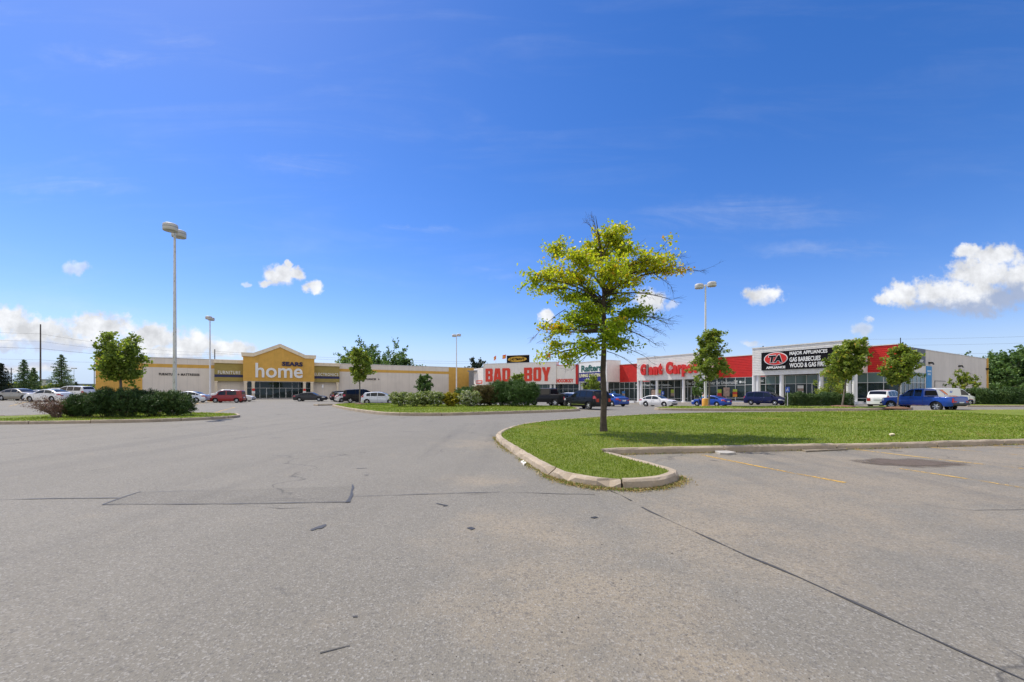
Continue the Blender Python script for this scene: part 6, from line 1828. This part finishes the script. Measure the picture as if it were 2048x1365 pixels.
GP = 'mugo pines on the left island'
for k, (u, Y, rx, ry, h, lb) in enumerate([(172, 23.0, .95, .95, 1.25, 'low dark pine shrub leaning against the dead reddish shrub'), (212, 23.3, 1.0, 1.1, 1.60, 'dark pine shrub under the left half of the maple crown'), (258, 23.6, 1.05, 1.1, 1.62, 'dark pine shrub hiding the maple trunk base'),
                                           (303, 24.0, 1.05, 1.1, 1.45, 'dark pine shrub in front of the tall near lamp pole'), (348, 24.6, 1.0, 1.1, 1.45, 'rightmost pine shrub, olive green tips over the lawn end'), (145, 23.2, .6, .6, .9, 'small green shrub mixed into the dead reddish twigs')]):
    zz = float(ZB(np.array([AT(u, Y)[0]]), np.array([Y]))[0])
    shrub('pine_shrub', lb, zpt(u, Y, zz), rx, ry, h, 17000, .078, L_PINE if k != 5 else L_JUN, 80 + k, .20, .48 if k < 4 else .62, 10, group=GP)
def dead_shrub():
    zz = float(ZB(np.array([AT(105, 22.6)[0]]), np.array([22.6]))[0])
    r = random.Random(9); R_ = np.random.default_rng(9)
    t = thing('barberry_shrub', 'half dead reddish shrub with bare arching twigs at the bush row end', 'shrub', zpt(112, 22.6, zz))
    wood = MB(); C = []
    for k in range(70):
        an = r.uniform(0, 6.28); L = r.uniform(.6, 1.35)
        e = Vector((math.cos(an) * L * .85 - .35 * L, math.sin(an) * L * .7, r.uniform(.45, 1.0) * 1.0))
        br = curve_pts((r.uniform(-.1, .3), r.uniform(-.15, .15), -.05), e, .12, None, 6)
        wood.tube(br, [.012, .010, .008, .007, .005, .003], 4, cap=False)
        for q in range(4):
            s0 = br[r.randint(2, 5)]; e2 = s0 + Vector((r.gauss(-.05, .16), r.gauss(0, .16), r.gauss(.06, .12)))
            wood.tube([s0, (s0 + e2) / 2, e2], [.006, .004, .002], 3, cap=False)
            m = r.choice([3, 6, 10, 14]); C.append(np.array(e2)[None] + R_.normal(size=(m, 3)) * .05)
    C = np.concatenate(C)
    wood.build('stems', pm('reddish_twig', (.17, .11, .095), .9, var=.3), t)
    quad_mesh('foliage', leaf_quads(C, R_.uniform(.035, .075, len(C)), .6, .3), np.clip(R_.beta(1.2, 1.6, len(C)), 0, 1), L_DEAD, t)
dead_shrub()

GF = 'flowering shrubs on the centre island'
def zc(u, Y): return float(ZC(np.array([AT(u, Y)[0]]), np.array([Y]))[0])
for k, (u, Y, rx, ry, h, mt, lb, ti) in enumerate([(805, 37.2, .95, .9, 1.25, L_FLOW, 'pale flowering shrub at the left end of the bush row', .56), (829, 36.6, .75, .8, 1.15, L_FLOW, 'pale flowering shrub second from the left end of the bush row', .56), (846, 37.4, .8, .8, 1.3, L_FLOW, 'pale flowering shrub under the compact dark round tree', .58), (872, 36.8, .9, .8, 1.25, L_FLOW, 'pale flowering shrub just left of the golden shrub', .56),
                                                  (902, 37.0, .85, .8, 1.2, L_GOLD, 'golden yellow shrub in the middle of the bush row', .5), (938, 36.6, 1.0, .9, 1.35, L_FLOW, 'white flowering shrub between the golden shrub and the browned juniper', .64)]):
    shrub('flowering_shrub', lb, zpt(u, Y, zc(u, Y)), rx * 1.25, ry, h, 7000, .085, mt, 90 + k, .5, ti, 9, group=GF, tvar=.2)
GJ = 'junipers on the centre island'
for k, (u, Y, rx, ry, h, mt, lb, ti) in enumerate([(945, 40.0, 2.1, 1.3, 1.75, L_JUN, 'low spreading juniper behind the white flowering shrub', .5), (976, 38.2, 1.4, 1.2, 1.85, L_BROWN, 'browned dying juniper between white flowering shrub and big green juniper', .5), (1006, 38.6, 1.75, 1.5, 2.3, L_JUN, 'tall rounded green juniper left of the biggest one', .42), (1042, 37.8, 1.75, 1.6, 2.35, L_JUN, 'biggest round green juniper at the right end of the bush row', .5)]):
    shrub('juniper_shrub', lb, zpt(u, Y, zc(u, Y)), rx, ry, h, 26000, .105, mt, 110 + k, .20, ti, 11, group=GJ)

def hedge(label, pts, wid, h, n, mat, seed, leaf=.12, tint=.5):
    R_ = np.random.default_rng(seed); r = random.Random(seed)
    a, b = Vector(pts[0]), Vector(pts[1]); L = (b - a).length; ax = (b - a) / L; nn = Vector((-ax.y, ax.x))
    t = thing('hedge', label, 'hedge', (a.x, a.y, gz(a.x, a.y)), 0)
    s = R_.uniform(0, L, n); th = R_.uniform(-.15, math.pi + .15, n)
    lump = 1 + .10 * np.sin(s * 2.1 + seed) + .07 * np.sin(s * 5.3 + 1) + R_.normal(0, .05, n)
    ca, sa = np.cos(th), np.sin(th)
    w = np.sign(ca) * np.abs(ca) ** .6 * wid / 2 * lump; z = np.maximum(np.sign(sa) * np.abs(sa) ** .5 * h * lump * (.96 + R_.normal(0, .03, n)), .03) * np.where(R_.uniform(size=n) < .45, R_.uniform(.05, 1, n), 1)
    w = np.where(z < h * .8, np.sign(ca) * wid / 2 * lump * R_.uniform(.8, 1.02, n), w)
    c = np.stack([ax.x * s + nn.x * w, ax.y * s + nn.y * w, z], 1)
    tint_ = tint + R_.normal(0, .15, n) + .1 * np.sin(s * 3)
    quad_mesh('foliage', leaf_quads(c, R_.uniform(.7, 1.3, n) * leaf, .3, .4), np.clip(tint_, 0, 1), mat, t)
    wood = MB()
    for k in range(int(L / .5)):
        p = ax * (k * .5 + r.uniform(0, .3))
        wood.tube([(p.x, p.y, -.1), (p.x + r.gauss(0, .1), p.y + r.gauss(0, .1), h * .5), (p.x + r.gauss(0, .2), p.y + r.gauss(0, .2), h * .85)], [.03, .02, .008], 4, cap=False)
    wood.build('stems', M_BARK, t)
hedge('dense clipped dark hedge before the appliance shop entrance', [AT(1574, 51.5), AT(1703, 49.5)], 1.6, 1.45, 30000, L_PINE, 131, .16, .6)
hedge('long clipped dark hedge running to the right edge below the trees', [AT(1938, 48.5), AT(2140, 46.5)], 2.0, 1.72, 46000, L_PINE, 132, .17, .6)
# bark mulch rings
for k, (u, Y, R0, lb) in enumerate([(719.5, 44, .7, 'brown mulch ring round the small round maple'), (1685, 39, 1.1, 'brown mulch mound under the full round maple'), (1795, 36, .9, 'brown mulch mound under the wide maple by the pickup'), (1418, 41, .6, 'brown mulch ring under the tall lobed maple')]):
    x, y = AT(u, Y); zf = ZC if k == 0 else ZD; z = float(zf(np.array([x]), np.array([y]))[0])
    b = MB(); b.lathe([(R0, -.05), (R0 * .8, .04), (R0 * .4, .09), (0, .11)], 18, Matrix.Translation((x, y, z)))
    tag(b.build('mulch', pm('mulch_bark', (.16, .085, .05), .95, var=.4, scale=9)), kind='structure')

# ================================================================== lamps, poles and wires
def rusty_white():
    m, nt, b = newmat('rusty_white_paint')
    vec = texco(nt)
    c = mixcol(nt, remap(nt, noise(nt, vec, 2.0, 4), .3, .7), (.60, .60, .59), (.74, .74, .73))
    mp = nd(nt, 'ShaderNodeMapping'); mp.inputs['Scale'].default_value = (6, 6, 1.4); nt.links.new(vec, mp.inputs[0])
    c = mixcol(nt, remap(nt, noise(nt, mp.outputs[0], 2.5, 6, .7), .56, .66, 0, .85), c, (.16, .085, .05))
    nt.links.new(c, b.inputs['Base Color']); b.inputs['Roughness'].default_value = .5
    return m
M_RUSTW = rusty_white()
M_LPOLE = pm('lamp_white', (.72, .72, .71), .45, var=.06, dirt=.15)
M_DRUM = pm('lamp_drum', (.60, .58, .54), .5, var=.08)
M_DRUMB = pm('lamp_drum_band', (.42, .41, .40), .5)
M_LENS = pm('lamp_lens', (.34, .33, .30), .2)
M_YBASE = pm('yellow_concrete', (.68, .34, .06), .85, var=.15, dirt=.25)
def lot_lamp(label, u, Y, zb, H, ang, base=True, polem=None, r0=.13, hd=.41):
    x, y = AT(u, Y)
    t = thing('lot_lamp', label, 'street lamp', (x, y, zb), 0, 'tall twin drum lamps over the parking lot')
    b = MB(); b.cyl((0, 0), r0, .0 if not base else .62, H, 14, r0 * .55); b.cyl((0, 0), r0 * 1.9, (.62 if base else 0), (.62 if base else 0) + .05, 14); b.build('pole', polem or M_LPOLE, t)
    if base:
        b = MB(); b.lathe([(.33, -.2), (.33, .58), (.30, .62), (0, .62)], 20); b.build('base', M_YBASE, t)
    dx, dy = math.cos(ang), math.sin(ang)
    b = MB(); b.tube([(-dx * .25, -dy * .25, H - .12), (dx * .25, dy * .25, H - .12)], .06, 8); b.build('arm', M_LPOLE, t)
    for s in (-1, 1):
        M = Matrix.Translation((dx * s * .60, dy * s * .60, H - .12))
        b = MB(); b.lathe([(0, .25), (hd * .8, .25), (hd * .97, .21), (hd, .16), (hd, .06)], 28, M); b.lathe([(hd, .055), (hd * 1.015, .05), (hd * 1.015, .02), (hd, .015)], 28, M, 1); b.lathe([(hd, .01), (hd, -.16), (hd * .95, -.19), (hd * .9, -.19)], 28, M)
        h_ = b.build('lamp_head', [M_DRUM, M_DRUMB], t)
        b = MB(); b.lathe([(hd * .89, -.185), (hd * .6, -.205), (0, -.21)], 28, M); b.build('lens', M_LENS, h_)
lot_lamp('tall rust streaked twin drum lamp rising behind the dark pine shrubs', 349.5, 27.6, .1, 11.85, math.radians(107), False, M_RUSTW, .12, .40)
lot_lamp('white twin drum lamp on a yellow base beside the red boxy car', 420, 62.5, AT(420, 62.5)[0] * 0 + .02, 12.3, math.radians(110), True)
lot_lamp('white twin drum lamp standing before the ochre right end of the big store', 913, 80, -.02, 12.2, math.radians(-38), True)
lot_lamp('white twin drum lamp on a yellow base behind the tall lobed maple', 1411, 42.5, .26, 11.9, math.radians(-42), True)
lot_lamp('tiny distant lamp beyond the broad spruce', 148, 185, -.9, 12.8, .3, False)
lot_lamp('grey round capped lamp far behind the yellow end wall', 184, 150, -.9, 12.8, .4, False) if False else None

M_POLEW = pm('pole_wood', (.10, .085, .075), .95, var=.25, scale=4)
WIRE = pm('wire_grey', (.09, .09, .10), .6)
def util_pole(label, u, Y, vtop, arm=False, r=.16):
    x, y = AT(u, Y); H = ZV(vtop, Y) + .9
    t = thing('utility_pole', label, 'utility pole', (x, y, -.9), 0, 'wooden utility poles')
    b = MB(); b.cyl((0, 0), r * 1.2, 0, H, 10, r * .75); b.build('pole', M_POLEW, t)
    if arm:
        b = MB(); b.box(-1.2, 1.2, -.06, .06, H - .7, H - .55); b.tube([(0, 0, H - 2.2), (1.6, 0, H - 1.7)], .04, 6); b.build('crossarm', M_POLEW, t)
util_pole('tall bare wooden pole standing left of the broad spruce', 81, 95, 649, r=.15)
util_pole('dark pole rising behind the store roof left of the gable', 429.5, 158, 699, r=.2)
util_pole('distant wooden pole with a crossarm beside the black spruce', 22.5, 190, 736, True, r=.2)
util_pole('small post with a bracket at the left end of the ochre wall', 188.5, 112, 724, False, r=.09)
def wire(label, pts, r=.02, group='overhead wires'):
    b = MB(); b.tube(pts, r, 5, cap=False)
    tag(b.build('overhead_wire', WIRE), label, 'wire', group)
def W3(u, v, Y): x, y = AT(u, Y); return (x, y, ZV(v, Y))
def sagline(a, b, sag, n=14):
    return [tuple(Vector(a).lerp(Vector(b), k / n) - Vector((0, 0, 4 * sag * (k / n) * (1 - k / n)))) for k in range(n + 1)]
for k, (va, vb, vc, lb) in enumerate([(659, 668, 706, 'topmost thin wire crossing the left clouds'), (675, 683, 710, 'second thin wire from the top crossing the left clouds'), (688, 697.5, 714, 'darkest wire crossing the tall bare pole on the left'), (713, 720, 722, 'lowest wire on the left, running to the ochre wall end')]):
    a = sagline(W3(-120, va, 95), W3(80, vb, 95), .15)
    b_ = sagline(W3(80, vb, 95), W3(429.5, vc, 158) if k < 3 else W3(189, 725, 112), 1.0 if k < 3 else .15)
    wire(lb, a + b_[1:], .018 if k != 2 else .028)
    if k < 2: wire(('upper' if k == 0 else 'lower') + ' thin wire running behind the gable to the white corner store', sagline(W3(429.5, vc - 3, 158), W3(700 + 260, 724 + 4 * k, 210), .8), .03)
for k, (va, vb, lb) in enumerate([(679, 668, 'topmost thin wire in the sky above the grey side wall'), (691, 681.5, 'second thin wire above the grey side wall'), (709, 701, 'third thin wire just above the far end of the grey wall'), (716, 712, 'lowest thin wire over the trees at the right edge')]):
    wire(lb, sagline(W3(1700, va, 210), W3(2200, vb, 160), .6), .03)

# ================================================================== the person by the open car door
def person():
    x, y = AT(1405.5, 57.2); z = gz(x, y)
    t = thing('person', 'person in a turquoise top leaning in at the open blue coupe door', 'person', (x, y, z), math.radians(25))
    J = {'pel': (0, 0, .95), 'wst': (.03, 0, 1.12), 'chs': (.09, 0, 1.35), 'nck': (.14, 0, 1.50), 'hd0': (.17, 0, 1.60), 'hd1': (.18, 0, 1.70),
         'hl': (0, .10, .92), 'kl': (.04, .11, .50), 'al': (-.02, .11, .08), 'tl': (.12, .12, .03), 'hr': (0, -.10, .92), 'kr': (.0, -.11, .50), 'ar': (-.06, -.11, .08), 'tr': (.08, -.12, .03),
         'sl': (.10, .19, 1.42), 'el': (.16, .24, 1.16), 'wl': (.32, .22, 1.02), 'sr': (.10, -.19, 1.42), 'er': (.18, -.24, 1.16), 'wr': (.34, -.2, 1.04)}
    R = {'pel': .13, 'wst': .115, 'chs': .135, 'nck': .055, 'hd0': .085, 'hd1': .09, 'hl': .09, 'kl': .06, 'al': .045, 'tl': .035, 'hr': .09, 'kr': .06, 'ar': .045, 'tr': .035, 'sl': .065, 'el': .045, 'wl': .032, 'sr': .065, 'er': .045, 'wr': .032}
    E = [('pel', 'wst'), ('wst', 'chs'), ('chs', 'nck'), ('nck', 'hd0'), ('hd0', 'hd1'), ('pel', 'hl'), ('hl', 'kl'), ('kl', 'al'), ('al', 'tl'), ('pel', 'hr'), ('hr', 'kr'), ('kr', 'ar'), ('ar', 'tr'), ('chs', 'sl'), ('sl', 'el'), ('el', 'wl'), ('chs', 'sr'), ('sr', 'er'), ('er', 'wr')]
    for sd_ in ('l', 'r'):
        w = Vector(J['w' + sd_]); sy = 1 if sd_ == 'l' else -1
        J['p' + sd_] = tuple(w + Vector((.07, 0, -.03))); R['p' + sd_] = .028; E.append(('w' + sd_, 'p' + sd_))
        for q in range(4):
            n1 = f'f{sd_}{q}'; J[n1] = tuple(w + Vector((.15 + .01 * (q in (1, 2)), (q - 1.5) * .02, -.07))); R[n1] = .008; E.append(('p' + sd_, n1))
        J['t' + sd_ + 'h'] = tuple(w + Vector((.08, -sy * .05, -.06))); R['t' + sd_ + 'h'] = .009; E.append(('p' + sd_, 't' + sd_ + 'h'))
    def skin(keys, edges, grow, name, mat, root):
        keys = list(keys); me = bpy.data.meshes.new(name)
        me.from_pydata([J[k] for k in keys], [(keys.index(a), keys.index(b)) for a, b in edges], [])
        o = bpy.data.objects.new(name, me); COL.objects.link(o)
        md = o.modifiers.new('skin', 'SKIN'); md.use_smooth_shade = True
        if not me.skin_vertices: me.skin_vertices.new()
        for i, k in enumerate(keys):
            sv = me.skin_vertices[0].data[i]; sv.radius = (R[k] + grow, R[k] + grow); sv.use_root = (k == root)
        o.modifiers.new('sub', 'SUBSURF').levels = 1
        dg = bpy.context.evaluated_depsgraph_get(); dg.update()
        m2 = bpy.data.meshes.new_from_object(o.evaluated_get(dg))
        bpy.data.objects.remove(o); m2.materials.clear(); m2.materials.append(mat)
        return link(name, m2, t)
    skin(J.keys(), E, 0, 'body', pm('skin', (.50, .30, .21), .6), 'pel')
    sk = ['wst', 'chs', 'sl', 'el', 'sr', 'er', 'pel']
    skin(sk, [e for e in E if e[0] in sk and e[1] in sk], .018, 'shirt', pm('turquoise_cloth', (.02, .42, .55), .8), 'chs')
    sk = ['pel', 'hl', 'kl', 'al', 'hr', 'kr', 'ar']
    skin(sk, [e for e in E if e[0] in sk and e[1] in sk], .015, 'trousers', pm('dark_trousers', (.03, .03, .04), .8), 'pel')
    b = MB(); hd = Matrix.Translation((.165, 0, 1.68))
    b.lathe([(.088, -.04), (.098, .0), (.092, .05), (.06, .09), (0, .105)], 14, hd); b.build('hair', pm('brown_hair', (.06, .035, .02), .7), t)
    b = MB()
    for sy in (-1, 1): b.box(.255, .262, sy * .035 - .014, sy * .035 + .014, 1.655, 1.668); 
    b.box(.262, .285, -.012, .012, 1.615, 1.65); b.box(.252, .259, -.025, .025, 1.585, 1.595); b.build('face', pm('face_detail', (.2, .1, .08), .6), t)
person()
